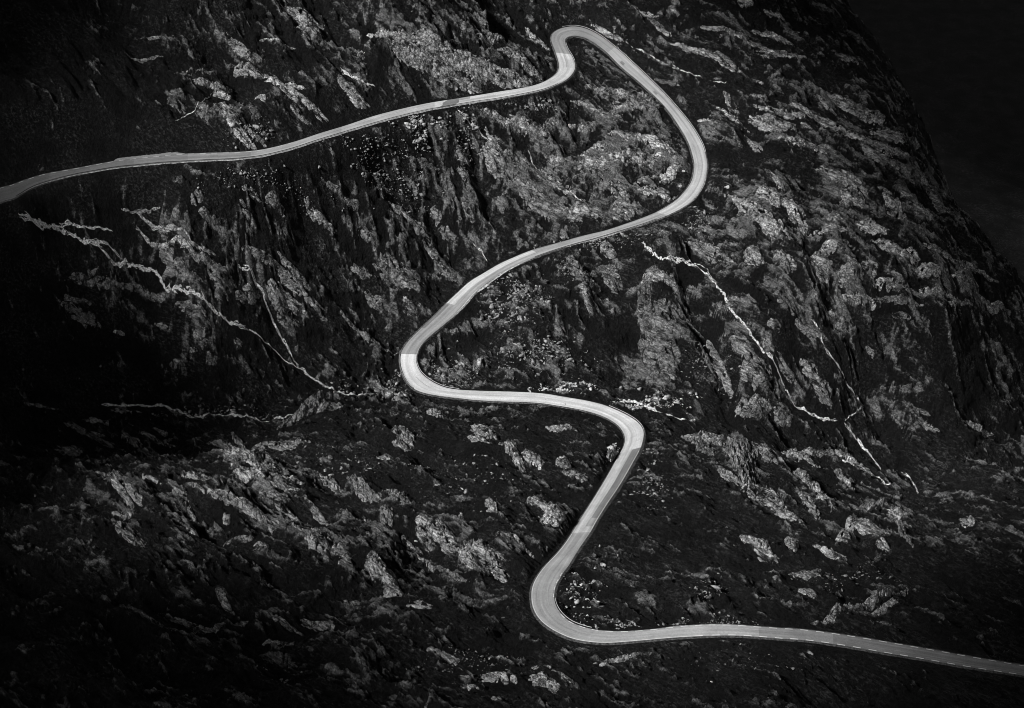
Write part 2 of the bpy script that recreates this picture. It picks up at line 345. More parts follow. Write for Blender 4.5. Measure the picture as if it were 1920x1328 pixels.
def terrain(x, y, fine=True, parts=False):
    x = np.asarray(x, float); y = np.asarray(y, float)
    z0 = lay(x, y)
    wx = fbm(x / 60 + 5, y / 60, 3) * 14; wy = fbm(x / 60 - 7, y / 60 + 3, 3) * 14
    X = x + wx; Y = y + wy
    s1, t1 = grain(X, Y, 42); s2, t2 = grain(X, Y, 60)
    k = sstep(690, 800, y - 0.25 * np.abs(x + 40)) * (1 - sstep(-10, 110, x)) * (1 - sstep(0, 40, y - (985 + 0.59 * x)))      # steeper gullies in the upper middle
    big = ridged(s1 / 95, t1 / 34, 2) * (1 - k) + 0.45 * ridged(s2 / 60, t2 / 30, 2) * k - 0.5 + 0.2 * k
    med = ridged(s1 / 34 + 9, t1 / 11, 3) * (1 - k) + ridged(s2 / 19 + 9, t2 / 11, 3) * k - 0.55
    sm = ridged(s1 / 11 + 3, t1 / 4.2, 3) * (1 - k) + ridged(s2 / 8 + 3, t2 / 5, 3) * k - 0.55
    steep = sstep(0.35, 0.8, slope_at(x, y))
    z = z0 + big * 9 + med * 4.6 * (1 - 0.45 * steep) + samp(LAND, X, Y)
    tz = (z0 + big * 6) / 8.5 + 1.1 * fbm(x / 20 + 3, y / 20, 3) + s1 / 60
    wz = tz - np.floor(tz)
    z = z - (wz - 0.5) * 2.0 * steep * (1 - np.exp(-(samp(D_str, x, y) / 6) ** 2))                                          # benches and breaks on the steep faces
    z = z + fbm(x / 17, y / 17, 3) * 5.0 * sstep(150, 240, x) * sstep(760, 860, y)         # crags along the right skyline
    den = density(x, y)
    # ledges: tilted beds breaking off towards the valley
    p1 = -t1 / 9.5 + 1.5 * fbm(s1 / 24, t1 / 10, 3); w1 = p1 - np.floor(p1)
    p2 = -t1 / 2.9 + 1.3 * fbm(s1 / 9 + 4, t1 / 4, 3); w2 = p2 - np.floor(p2)
    brk = sstep(-0.15, 0.25, fbm(s1 / 13 + 7, t1 / 8, 2))
    rockn = med * 0.8 + sm * 0.7 + fbm(X / 16, Y / 16, 3) * 0.5 + (w1 - 0.5) * 0.30 + (w2 - 0.5) * 0.22
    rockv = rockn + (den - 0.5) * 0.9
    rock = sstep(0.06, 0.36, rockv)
    ds = samp(D_str, x, y)
    e = samp(D_road, x, y); zr = samp(Z_road, x, y); yr = samp(Y_road, x, y)
    z = z - 1.6 * np.exp(-(ds / 3.5) ** 2)                                             # stream beds
    # road bench
    near = e < 41
    side = sstep(-2, 0.8, yr - y)
    cap = zr + 0.30 * np.maximum(e - 1.2, 0) - 0.15
    z = np.where(near & (z > cap), z * (1 - side) + np.minimum(z, cap) * side, z)
    cap2 = zr + 0.5 * np.maximum(e - 1.0, 0) + 0.025 * np.maximum(e, 0) ** 2
    z = np.where(near, np.minimum(z, cap2), z)
    zb = zr - 0.22 - 0.05 * np.clip(e, 0, 3) - 0.9 * (1 - sstep(-0.3, 1.0, e))
    width = np.clip(np.abs(z - zb) * 1.1, 3.0, 12.0)
    wgt = sstep(0, 1, (e - 0.9) / width)
    z = np.where(near, zb * (1 - wgt) + z * wgt, z)
    if fine:
        f = (w1 ** 1.6 - 0.4) * (0.6 + 3.0 * den) * brk + (w2 ** 1.6 - 0.4) * (0.35 + 1.2 * den)
        f = f + sm * (0.9 + 1.7 * rock) * (1 - 0.4 * steep) + rock * 0.6 + fbm(x / 2.3, y / 2.3, 3) * (0.8 + 0.8 * rock)
        f = f * (1 - 0.6 * np.exp(-(ds / 2.5) ** 2))
        q = sstep(0.7, 4.0, e)
        z = z + np.where(near, np.minimum(f, 0.22 * np.maximum(e - 0.9, 0) + 0.05) * q, f)
    if parts:
        return z, np.clip(0.5 + (rockv - 0.21) / 0.6, 0, 1) * sstep(0.8, 3.5, e), e, ds
    return z

# coarse relief, sampled once, for setting things on the ground
CR = 1.5
cwx, cwy = int((GX1 - GX0) / CR), int((GY1 - GY0) / CR)
_cx, _cy = np.meshgrid(GX0 + np.arange(cwx) * CR, GY0 + np.arange(cwy) * CR)
T_coarse = terrain(_cx, _cy, False)
def ground(x, y):
    u = np.clip((np.asarray(x) - GX0) / CR, 0, cwx - 1.001); v = np.clip((np.asarray(y) - GY0) / CR, 0, cwy - 1.001)
    i = u.astype(np.int32); j = v.astype(np.int32); fu = u - i; fv = v - j
    return (T_coarse[j, i] * (1 - fu) + T_coarse[j, i + 1] * fu) * (1 - fv) + (T_coarse[j + 1, i] * (1 - fu) + T_coarse[j + 1, i + 1] * fu) * fv

SP3 = []
for nm, lb, pp, wd in STREAMS:
    pp = np.array(pp, float)
    q = np.array([hit(a, b, ground) for a, b in pp])
    c = catmull(q, 6)
    for _ in range(2):
        c[1:-1] = c[1:-1] * 0.5 + (c[:-2] + c[2:]) * 0.25
    SP3.append(c)

for c in SP3:
    splat(D_str, c, np.zeros(len(c)), 12.0)
T_coarse = terrain(_cx, _cy, False)

# ------------------------------------------------------------------ materials
def mat(name):
    m = bpy.data.materials.new(name); m.use_nodes = True
    n = m.node_tree.nodes; b = n["Principled BSDF"]
    b.inputs["Specular IOR Level"].default_value = 0.2
    b.inputs["Roughness"].default_value = 0.9
    return m, n, m.node_tree.links, b

def noise(n, l, vec, scale, detail=4, rough=0.55, lo=0.3, hi=0.7, a=0.0, b=1.0):
    t = n.new("ShaderNodeTexNoise"); t.inputs["Scale"].default_value = scale
    t.inputs["Detail"].default_value = detail; t.inputs["Roughness"].default_value = rough
    l.new(vec, t.inputs["Vector"])
    r = n.new("ShaderNodeMapRange"); r.inputs[1].default_value = lo; r.inputs[2].default_value = hi
    r.inputs[3].default_value = a; r.inputs[4].default_value = b
    l.new(t.outputs["Fac"], r.inputs[0])
    return r.outputs[0]

def math_n(n, l, op, a, b=None, clamp=False):
    m = n.new("ShaderNodeMath"); m.operation = op; m.use_clamp = clamp
    for i, v in enumerate((a, b)):
        if v is None: continue
        if isinstance(v, (int, float)): m.inputs[i].default_value = v
        else: l.new(v, m.inputs[i])
    return m.outputs[0]

def rock_value(n, l, pos, grain_vec):
    """grey value of the gneiss: mottled, streaked along the grain, dark in the joints"""
    big = noise(n, l, grain_vec, 0.16, 5, 0.6, 0.32, 0.68, 0.14, 0.48)
    spk = noise(n, l, pos, 1.5, 3, 0.7, 0.36, 0.64, 0.55, 1.2)
    lic = noise(n, l, grain_vec, 0.9, 4, 0.65, 0.38, 0.58, 0.45, 1.15)
    mp = n.new("ShaderNodeMapping"); mp.inputs["Scale"].default_value = (0.4, 1.6, 1.0); l.new(grain_vec, mp.inputs["Vector"])
    stk = noise(n, l, mp.outputs[0], 0.8, 5, 0.75, 0.38, 0.60, 0.40, 1.2)
    v = math_n(n, l, 'MULTIPLY', big, spk)
    v = math_n(n, l, 'MULTIPLY', v, stk)
    return math_n(n, l, 'MULTIPLY', v, lic)

def coords(n, l, ang=42, stretch=3.0):
    g = n.new("ShaderNodeNewGeometry")
    mp = n.new("ShaderNodeMapping"); mp.vector_type = 'TEXTURE'
    mp.inputs["Rotation"].default_value = (0, 0, -math.radians(ang))
    mp.inputs["Scale"].default_value = (stretch, 1, 1)
    l.new(g.outputs["Position"], mp.inputs["Vector"])
    return g.outputs["Position"], mp.outputs[0]

def grey_into(n, l, val, socket):
    c = n.new("ShaderNodeCombineColor")
    for i in range(3): l.new(val, c.inputs[i])
    l.new(c.outputs[0], socket)

def bump_into(n, l, h, b, dist, strength=1.0):
    bp = n.new("ShaderNodeBump"); bp.inputs["Distance"].default_value = dist; bp.inputs["Strength"].default_value = strength
    l.new(h, bp.inputs["Height"]); l.new(bp.outputs[0], b.inputs["Normal"])

# hillside: dark heather and moss with rock showing through
M_hill, n, l, b = mat("heather_and_rock")
pos, gv = coords(n, l)
at = n.new("ShaderNodeAttribute"); at.attribute_name = "rock"
rv = rock_value(n, l, pos, gv)
veg_a = noise(n, l, pos, 0.55, 6, 0.75, 0.40, 0.66, 0.0022, 0.014)
veg_b = noise(n, l, gv, 0.12, 4, 0.6, 0.35, 0.65, 0.55, 1.5)
vg = math_n(n, l, 'MULTIPLY', veg_a, veg_b)
gr_a = noise(n, l, gv, 0.9, 5, 0.7, 0.50, 0.70, 0.0, 0.085)          # bleached grass in streaks
gr_b = noise(n, l, pos, 0.045, 4, 0.6, 0.42, 0.60, 0.0, 1.0)
vg = math_n(n, l, 'ADD', vg, math_n(n, l, 'MULTIPLY', gr_a, gr_b))
brk = noise(n, l, gv, 0.55, 5, 0.7, 0.3, 0.7, -0.55, 0.55)
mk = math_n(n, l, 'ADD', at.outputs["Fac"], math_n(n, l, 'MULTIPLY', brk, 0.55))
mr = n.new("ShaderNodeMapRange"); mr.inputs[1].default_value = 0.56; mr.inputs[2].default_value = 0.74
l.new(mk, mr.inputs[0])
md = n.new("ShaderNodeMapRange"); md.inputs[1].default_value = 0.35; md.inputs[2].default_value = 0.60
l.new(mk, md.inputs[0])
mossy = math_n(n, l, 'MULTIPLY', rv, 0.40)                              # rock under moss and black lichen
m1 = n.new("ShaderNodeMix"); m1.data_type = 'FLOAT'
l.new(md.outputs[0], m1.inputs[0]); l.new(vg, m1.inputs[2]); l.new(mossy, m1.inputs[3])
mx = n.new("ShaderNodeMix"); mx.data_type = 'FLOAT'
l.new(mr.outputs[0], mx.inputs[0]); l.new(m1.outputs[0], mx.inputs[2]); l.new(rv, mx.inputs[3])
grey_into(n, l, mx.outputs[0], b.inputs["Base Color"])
bmp = noise(n, l, pos, 0.8, 6, 0.7, 0.2, 0.8)
bump_into(n, l, bmp, b, 2.4)

# bare rock
M_rock, n, l, b = mat("gneiss")
pos, gv = coords(n, l)
rv = rock_value(n, l, pos, gv)
oi = n.new("ShaderNodeObjectInfo")
sp = n.new("ShaderNodeSeparateColor"); l.new(oi.outputs["Color"], sp.inputs[0])
rv = math_n(n, l, 'MULTIPLY', rv, sp.outputs[0])
wave = n.new("ShaderNodeTexVoronoi"); wave.feature = 'DISTANCE_TO_EDGE'; wave.inputs["Scale"].default_value = 0.24
wmx = n.new("ShaderNodeMix"); wmx.data_type = 'VECTOR'
wn2 = n.new("ShaderNodeTexNoise"); wn2.inputs["Scale"].default_value = 0.6; l.new(gv, wn2.inputs["Vector"])
wad = n.new("ShaderNodeVectorMath"); wad.operation = 'MULTIPLY_ADD'
l.new(wn2.outputs["Color"], wad.inputs[0]); wad.inputs[1].default_value = (5.5, 5.5, 5.5); l.new(gv, wad.inputs[2])
l.new(wad.outputs[0], wave.inputs["Vector"])
cr = n.new("ShaderNodeMapRange"); cr.inputs[1].default_value = 0.0; cr.inputs[2].default_value = 0.07; cr.inputs[3].default_value = 0.18; cr.inputs[4].default_value = 1.0
l.new(wave.outputs["Distance"], cr.inputs[0])
rv = math_n(n, l, 'MULTIPLY', rv, cr.outputs[0])
moss = noise(n, l, gv, 0.22, 7, 0.75, 0.53, 0.60, 1.0, 0.06)
rv = math_n(n, l, 'MULTIPLY', rv, moss)
grey_into(n, l, rv, b.inputs["Base Color"])
hh = noise(n, l, gv, 0.8, 7, 0.7, 0.2, 0.8)
hh = math_n(n, l, 'MULTIPLY', hh, cr.outputs[0])
bump_into(n, l, hh, b, 1.0)

# loose stones
M_stone, n, l, b = mat("broken_stone")
pos, gv = coords(n, l)
sv = noise(n, l, pos, 0.45, 3, 0.6, 0.36, 0.64, 0.04, 0.55)
oi = n.new("ShaderNodeObjectInfo")
sp = n.new("ShaderNodeSeparateColor"); l.new(oi.outputs["Color"], sp.inputs[0])
sv = math_n(n, l, 'MULTIPLY', sv, sp.outputs[0])
grey_into(n, l, sv, b.inputs["Base Color"])

# white water
M_water, n, l, b = mat("white_water")
pos, gv = coords(n, l)
fv = noise(n, l, pos, 1.3, 4, 0.75, 0.38, 0.56, 0.25, 0.95)
grey_into(n, l, fv, b.inputs["Base Color"])
b.inputs["Roughness"].default_value = 0.35
bump_into(n, l, fv, b, 0.3)

def asphalt(name, val):
    m, n, l, b = mat(name)
    uv = n.new("ShaderNodeUVMap"); uv.uv_map = "along"
    mp = n.new("ShaderNodeMapping"); mp.inputs["Scale"].default_value = (0.018, 6.0, 1); l.new(uv.outputs[0], mp.inputs["Vector"])
    streak = noise(n, l, mp.outputs[0], 1.0, 4, 0.6, 0.32, 0.68, 0.72, 1.20)
    sx = n.new("ShaderNodeSeparateXYZ"); l.new(uv.outputs[0], sx.inputs[0])
    tr = math_n(n, l, 'COSINE', math_n(n, l, 'MULTIPLY', sx.outputs[1], 4 * math.pi))      # wheel tracks polished by traffic
    tr = math_n(n, l, 'ADD', math_n(n, l, 'MULTIPLY', tr, -0.06), 1.0)
    streak = math_n(n, l, 'MULTIPLY', streak, tr)
    g = n.new("ShaderNodeNewGeometry")
    grn = noise(n, l, g.outputs["Position"], 1.4, 4, 0.7, 0.3, 0.7, 0.80, 1.14)
    blot = noise(n, l, g.outputs["Position"], 0.10, 3, 0.6, 0.3, 0.7, 0.86, 1.10)
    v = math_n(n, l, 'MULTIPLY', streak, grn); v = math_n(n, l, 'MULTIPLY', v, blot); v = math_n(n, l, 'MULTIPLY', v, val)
    grey_into(n, l, v, b.inputs["Base Color"])
    return m

def plain(name, val, var=0.25, scale=2.0, rough=0.9, metal=0.0):
    m, n, l, b = mat(name)
    g = n.new("ShaderNodeNewGeometry")
    v = noise(n, l, g.outputs["Position"], scale, 4, 0.6, 0.3, 0.7, val * (1 - var), val * (1 + var))
    grey_into(n, l, v, b.inputs["Base Color"])
    b.inputs["Roughness"].default_value = rough; b.inputs["Metallic"].default_value = metal
    return m
M_gravel = plain("gravel", 0.075, 0.85, 1.0)
M_paint = plain("road_paint", 0.75, 0.12, 1.0)
M_steel = plain("galvanised_steel", 0.45, 0.2, 0.7, 0.6, 0.0)
M_steel_shaded = plain("weathered_shaded_steel", 0.035, 0.3, 0.7, 0.8, 0.0)  # weathered rails, with the shade of their camera-facing side put into the colour
M_post = plain("post_steel", 0.10, 0.2)
M_shade_blocker = plain("shade_blocker", 0.8, 0.05, 0.01, 1.0)  # for the blockers added out of view overhead to cast shade

# ------------------------------------------------------------------ mesh helpers
def mesh_obj(name, V, F, material, parent=None, smooth=True, label=None, cat=None, group=None, kind=None):
    me = bpy.data.meshes.new(name)
    V = np.ascontiguousarray(V, np.float32); F = np.ascontiguousarray(F, np.int32)
    me.vertices.add(len(V)); me.vertices.foreach_set("co", V.ravel())
    k = F.shape[1]
    me.loops.add(F.size); me.loops.foreach_set("vertex_index", F.ravel())
    me.polygons.add(len(F))
    me.polygons.foreach_set("loop_start", np.arange(0, F.size, k, dtype=np.int32))
    me.polygons.foreach_set("loop_total", np.full(len(F), k, np.int32))
    if smooth: me.polygons.foreach_set("use_smooth", np.ones(len(F), bool))
    me.update(calc_edges=True)
    me.materials.append(material)
    o = bpy.data.objects.new(name, me); COL.objects.link(o)
    if parent: o.parent = parent
    tag(o, label, cat, group, kind)
    return o

def tag(o, label=None, cat=None, group=None, kind=None):
    if label: o["label"] = label
    if cat: o["category"] = cat
    if group: o["group"] = group
    if kind: o["kind"] = kind
    return o

def grid_faces(nr, nc):
    i = np.arange(nr - 1)[:, None] * nc + np.arange(nc - 1)[None]
    return np.stack([i, i + 1, i + nc + 1, i + nc], -1).reshape(-1, 4)

# ------------------------------------------------------------------ hillside
NR, NC = 960, 900
yy = np.empty(NR); yy[0] = 425.0
ratio = (1480.0 / 425.0) ** (1 / (NR - 1))
yy = 425.0 * ratio ** np.arange(NR)
half = 105 + 0.272 * yy
U = np.linspace(-1, 1, NC)
GXX = U[None] * half[:, None] + 15; GYY = np.repeat(yy[:, None], NC, 1)
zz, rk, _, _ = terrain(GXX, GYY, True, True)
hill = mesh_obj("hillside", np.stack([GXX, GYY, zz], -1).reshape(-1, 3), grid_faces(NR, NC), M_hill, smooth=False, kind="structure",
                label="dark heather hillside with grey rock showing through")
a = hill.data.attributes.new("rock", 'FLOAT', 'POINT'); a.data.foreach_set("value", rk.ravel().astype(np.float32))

# the ground beyond, falling into the valleys, out to the far horizon
ang = np.linspace(0, 2 * np.pi, 97)[:-1]
rad = np.array([0, 120, 240, 330, 420, 520, 700, 1000, 1500, 2500, 4500, 9000.0])
cx, cy = 30.0, 900.0
VX = cx + np.outer(rad, np.cos(ang)); VY = cy + np.outer(rad, np.sin(ang))
inx = np.clip(VX, -380, 460); iny = np.clip(VY, 440, 1420)
base = lay(inx, iny)
out = np.hypot(VX - inx, VY - iny)
VZ = np.where(out > 0, base - 30 - out * 0.55, base - 40)
VZ = np.maximum(VZ, -420) 
Vv = np.stack([VX, VY, VZ], -1).reshape(-1, 3)
nr_, nc_ = VX.shape
ii = np.arange(nr_ - 1)[:, None] * nc_ + np.arange(nc_)[None]
jj = np.arange(nr_ - 1)[:, None] * nc_ + (np.arange(nc_)[None] + 1) % nc_
Fv = np.stack([ii, ii + nc_, jj + nc_, jj], -1).reshape(-1, 4)
val = mesh_obj("valley", Vv, Fv, M_hill, kind="structure", label="dark valley ground beyond the shoulder")
a = val.data.attributes.new("rock", 'FLOAT', 'POINT'); a.data.foreach_set("value", np.zeros(len(Vv), np.float32))

# ------------------------------------------------------------------ road
road = tag(bpy.data.objects.new("road", None), "pale winding mountain road with hairpin bends", kind="structure")
COL.objects.link(road); road.location = (0, 0, 0)

def road_pt(k, v, dz=0.0):
    """v = 0 at edge A, 1 at edge B, may run past either"""
    p = EAs[k] * (1 - v) + EBs[k] * v
    z = RCs[k, 2] + dz
    return (p[0], p[1], z)

def strip(name, k0, k1, v0, v1, dz, material, nv=6, skew=0.0, smooth=True, vfun=None):
    ks = np.arange(k0, k1 + 1)
    V = []; UV = []
    for k in ks:
        a0, a1 = (v0, v1) if vfun is None else vfun(k, v0, v1)
        for v in np.linspace(a0, a1, nv):
            kk = k
            if skew and (k - k0 < 6 or k1 - k < 6):
                kk = int(np.clip(round(k + skew * (v - 0.5)), 0, len(EAs) - 1))
            crown = 0.07 * (1 - (2 * min(max(v, 0), 1) - 1) ** 2)
            V.append(road_pt(kk, v, dz + crown)); UV.append((CUM[kk], v))
    V = np.array(V)
    F = grid_faces(len(ks), nv)
    # keep faces looking up
    e1 = V[F[:, 1]] - V[F[:, 0]]; e2 = V[F[:, 3]] - V[F[:, 0]]
    if np.median(np.cross(e1, e2)[:, 2]) < 0: F = F[:, ::-1]
    o = mesh_obj(name, V, F, material, road, smooth)
    uvl = o.data.uv_layers.new(name="along")
    uvl.data.foreach_set("uv", np.array(UV, np.float32)[F.ravel()].ravel())
    return o

# gravel bed with ragged shoulders, a solid body with sloping sides
ks = np.arange(len(EAs)); V = []
shA = 0.10 + 0.45 * np.clip(fbm(CUM / 9, CUM * 0 + 3, 3) + 0.4, 0, 2)
shB = 0.10 + 0.45 * np.clip(fbm(CUM / 9, CUM * 0 + 8, 3) + 0.4, 0, 2)
for k in ks:
    w = 2 * HW[k]
    for v, dz in ((-(shA[k] + 1.3) / w, -0.75), (-shA[k] / w, -0.07), (0, -0.03), (1, -0.03), (1 + shB[k] / w, -0.07), (1 + (shB[k] + 1.3) / w, -0.75)):
        V.append(road_pt(k, v, dz))
V = np.array(V); F = grid_faces(len(ks), 6)
if np.median(np.cross(V[F[:, 1]] - V[F[:, 0]], V[F[:, 3]] - V[F[:, 0]])[:, 2]) < 0: F = F[:, ::-1]
mesh_obj("gravel_shoulder", V, F, M_gravel, road)

def verge(side, p, q, wmin, wmax, tone):
    a_, b_ = sorted((road_k(*p, side), road_k(*q, side)))
    wv_ = np.clip(wmin + (wmax - wmin) * (fbm(CUM / 8 + wmax * 9, CUM * 0 + 4, 4) * 1.3 + 0.45), wmin * 0.6, wmax * 1.2)
    V = []
    for k in range(a_, b_ + 1):
        f = min(1.0, (k - a_) / 45, (b_ - k) / 45); w = 2 * HW[k]
        for t_, dz in ((0, -0.015), (0.5, -0.03), (1, -0.10)):
            e_ = (0.05 + wv_[k] * f * t_) / w
            V.append(road_pt(k, -e_ if side == 'A' else 1 + e_, dz))
    V = np.array(V); F = grid_faces(b_ - a_ + 1, 3)
    if np.median(np.cross(V[F[:, 1]] - V[F[:, 0]], V[F[:, 3]] - V[F[:, 0]])[:, 2]) < 0: F = F[:, ::-1]
    mesh_obj("gravel_verge", V, F, plain("verge_gravel", tone, 0.8, 0.9), road)
verge('B', (30,370), (1060,150), 0.9, 1.4, 0.34)
verge('A', (1230,412), (1040,470), 0.6, 2.6, 0.30)
verge('A', (1010,481), (838,603), 0.8, 3.0, 0.40)
verge('A', (1080,749), (1195,792), 0.4, 1.6, 0.20)
verge('A', (1115,62), (1180,112), 0.5, 1.8, 0.36)
verge('A', (1120,1182), (1420,1174), 0.3, 1.0, 0.22)
verge('A', (1326,300), (1260,400), 0.5, 1.6, 0.22)

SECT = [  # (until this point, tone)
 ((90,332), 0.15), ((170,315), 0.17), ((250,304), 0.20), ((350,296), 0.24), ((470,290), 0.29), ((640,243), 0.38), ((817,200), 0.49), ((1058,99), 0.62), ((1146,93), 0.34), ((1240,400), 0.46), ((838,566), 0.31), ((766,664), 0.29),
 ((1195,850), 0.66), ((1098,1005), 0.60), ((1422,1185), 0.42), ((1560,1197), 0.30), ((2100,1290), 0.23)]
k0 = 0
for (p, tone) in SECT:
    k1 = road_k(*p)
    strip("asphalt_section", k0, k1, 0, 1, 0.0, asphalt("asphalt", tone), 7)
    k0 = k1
PATCH_AND_SHADE = [  # from, to, v0, v1, tone, skew
 ((832,196), (858,191), 0.0, 1.0, 0.22, -3), ((858,188), (880,184), 0.0, 0.35, 0.34, 0),
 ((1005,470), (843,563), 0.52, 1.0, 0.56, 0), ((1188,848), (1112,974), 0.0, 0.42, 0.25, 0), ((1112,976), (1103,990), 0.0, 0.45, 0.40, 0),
 ((843,568), (800,610), 0.8, 1.0, 0.20, 0), ((1160,120), (1165,126), 0.55, 0.8, 0.24, 0), ((1222,178), (1227,185), 0.55, 0.8, 0.26, 0),  # first strip: the bank's shade painted along the road's upper-left edge
 ((783,703), (806,724), 0.40, 0.435, 0.40, 0), ((1044,110), (1074,128), 0.45, 0.5, 0.40, 0)]
for (p, q, v0, v1, tone, sk) in PATCH_AND_SHADE:
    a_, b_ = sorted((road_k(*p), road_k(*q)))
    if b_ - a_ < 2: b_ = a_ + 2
    strip("patch_and_shade", a_, b_, v0, v1, 0.02, asphalt("patched_and_shaded_asphalt", tone), 4, sk)
# two small dark blots near the lower bend
for (px_, py_) in ((1025,749), (1061,758)):
    k = road_k(px_, py_); c = at_z(px_, py_, RCs[k, 2] + 0.09)
    t = np.linspace(0, 2 * np.pi, 11)[:-1]
    rr = 0.55 * (1 + 0.25 * np.sin(3 * t))
    V = np.stack([c[0] + rr * 1.2 * np.cos(t), c[1] + rr * np.sin(t), np.full(10, c[2])], 1)
    mesh_obj("stain", np.vstack([V, c]), np.array([[i, (i + 1) % 10, 10] for i in range(10)]), plain("tar", 0.03), road, False)

def at_len(s):
    return int(np.clip(np.searchsorted(CUM, s), 0, len(CUM) - 1))

def line(side, p, q, dash=None, gap=3.0, wdt=0.2, inset=0.18):
    a_, b_ = sorted((road_k(*p, side), road_k(*q, side)))
    sA, sB = CUM[a_], CUM[b_]
    segs = [(sA, sB)] if dash is None else [(x, x + dash) for x in np.arange(sA, sB - dash, dash + gap)]
    for (x0, x1) in segs:
        n_ = max(3, int((x1 - x0) / 1.0) + 1)
        ss = np.linspace(x0, x1, n_)
        V = []
        for s_ in ss:
            pa = np.array([np.interp(s_, CUM, EAs[:, i]) for i in range(2)]); pb = np.array([np.interp(s_, CUM, EBs[:, i]) for i in range(2)])
            z = np.interp(s_, CUM, RCs[:, 2])
            w = np.linalg.norm(pa - pb)
            for d in (inset, inset + wdt):
                v = d / w if side == 'A' else 1 - d / w
                c = pa * (1 - v) + pb * v
                V.append((c[0], c[1], z + 0.035 + 0.07 * (1 - (2 * v - 1) ** 2)))
        V = np.array(V); F = grid_faces(n_, 2)
        if np.cross(V[F[0, 1]] - V[F[0, 0]], V[F[0, 3]] - V[F[0, 0]])[2] < 0: F = F[:, ::-1]
        mesh_obj("edge_line", V, F, M_paint, road, False)

line('A', (1053,1152), (2000,1262), 3.0, 3.0, 0.40, 0.08)
line('B', (1300,1194), (2000,1281), 3.0, 3.0, 0.40, 0.08)
line('B', (1070,1002), (1300,1194), None, 0, 0.24)
line('A', (-20,356), (560,264), 3.0, 3.0, 0.3, 0.6)
line('A', (1160,95), (1262,194), 3.0, 3.0, 0.26)
line('A', (1270,202), (1320,285), None, 0, 0.18)
line('A', (1200,845), (1110,990), None, 0, 0.2)
line('B', (1160,856), (1105,948), None, 0, 0.2)
line('A', (1055,1075), (1040,1130), 3.0, 3.0, 0.3)
line('A', (872,732), (1010,737), 3.0, 3.0, 0.26)
line('B', (1010,755), (1075,766), None, 0, 0.24)
line('B', (1118,83), (1165,126), None, 0, 0.2)
line('A', (940,513), (860,586), None, 0, 0.18)

# lay-by on the upper road
ka, kb = road_k(212, 306), road_k(345, 296)
kk = np.arange(ka, kb + 1); V = []
for k in kk:
    f = (k - ka) / (kb - ka)
    ext = 5.2 * math.sin(math.pi * f ** 0.8) ** 0.8 if 0 < f < 1 else 0
    w = 2 * HW[k]
    for v in (-(ext + 0.1) / w, -ext * 0.5 / w, 0.02):
        V.append(road_pt(k, v, 0.012))
V = np.array(V); F = grid_faces(len(kk), 3)
if np.median(np.cross(V[F[:, 1]] - V[F[:, 0]], V[F[:, 3]] - V[F[:, 0]])[:, 2]) < 0: F = F[:, ::-1]
lb = mesh_obj("layby", V, F, plain("layby_gravel", 0.26, 0.3), road)

# ------------------------------------------------------------------ guardrails
def guardrail(side, p, q, label, off=0.3, metal=None):
    a_, b_ = sorted((road_k(*p, side), road_k(*q, side)))
    s = np.arange(CUM[a_], CUM[b_], 2.0)
    E, O = (EAs, EBs) if side == 'A' else (EBs, EAs)
    P = np.array([[np.interp(t, CUM, E[:, i]) for i in range(2)] + [np.interp(t, CUM, RCs[:, 2])] for t in s])
    Q = np.array([[np.interp(t, CUM, O[:, i]) for i in range(2)] for t in s])
    nrm = P[:, :2] - Q; nrm /= np.linalg.norm(nrm, axis=1)[:, None]
    P[:, :2] += nrm * off
    root = bpy.data.objects.new("guardrail", None); COL.objects.link(root); root.location = P[0]
    tag(root, label, "guardrail", "steel guardrails along the road")
    Pl = P - P[0]
    prof = [(-0.05, 0.45), (0.05, 0.53), (-0.05, 0.61), (0.05, 0.69), (-0.05, 0.77), (-0.12, 0.77), (-0.12, 0.45)]
    V = []
    for i in range(len(s)):
        for (d, z) in prof:
            V.append((Pl[i, 0] - nrm[i, 0] * d, Pl[i, 1] - nrm[i, 1] * d, Pl[i, 2] + z))
    npf = len(prof); F = []
    for i in range(len(s) - 1):
        for j in range(npf):
            F.append((i * npf + j, i * npf + (j + 1) % npf, (i + 1) * npf + (j + 1) % npf, (i + 1) * npf + j))
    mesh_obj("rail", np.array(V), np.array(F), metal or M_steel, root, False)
    bx = np.array([(x, y, z) for z in (-0.8, 0.74) for x, y in ((-.06, -.08), (.06, -.08), (.06, .08), (-.06, .08))])
    bf = np.array([(0, 3, 2, 1), (4, 5, 6, 7), (0, 1, 5, 4), (1, 2, 6, 5), (2, 3, 7, 6), (3, 0, 4, 7)])
    pm = None
    for i in range(0, len(s), 2):
        if pm is None:
            o = mesh_obj("post", bx, bf, M_post, root, False); pm = o
        else:
            o = pm.copy(); COL.objects.link(o); o.parent = root
        o.location = (Pl[i, 0] + nrm[i, 0] * 0.2, Pl[i, 1] + nrm[i, 1] * 0.2, Pl[i, 2])
        o.rotation_euler = (0, 0, math.atan2(nrm[i, 1], nrm[i, 0]))
    return root

guardrail('B', (30,370), (1047,157), "long dark guardrail along the valley side of the upper left road", 0.25, M_steel_shaded)
guardrail('A', (1054,52), (1323,290), "steel guardrail round the outside of the top hairpin and down the right leg")
guardrail('B', (1061,80), (1076,115), "short bright guardrail on the inside of the top hairpin")
guardrail('A', (1230,412), (1000,484), "dark guardrail on the lower side of the road above the right cliff", 0.25, M_steel_shaded)
guardrail('A', (935,516), (862,731), "steel guardrail curving round the inside of the middle left hairpin")
guardrail('B', (752.5,664), (776,729), "short steel guardrail on the outside of the middle left hairpin")
guardrail('A', (1140,763), (1206,815), "short steel guardrail on the outside of the lower right bend")
guardrail('A', (1066,1060), (1044,1096), "short straight guardrail above the inside of the bottom hairpin")
guardrail('A', (1040,1124), (1110,1180), "curved steel guardrail on the inside of the bottom hairpin")

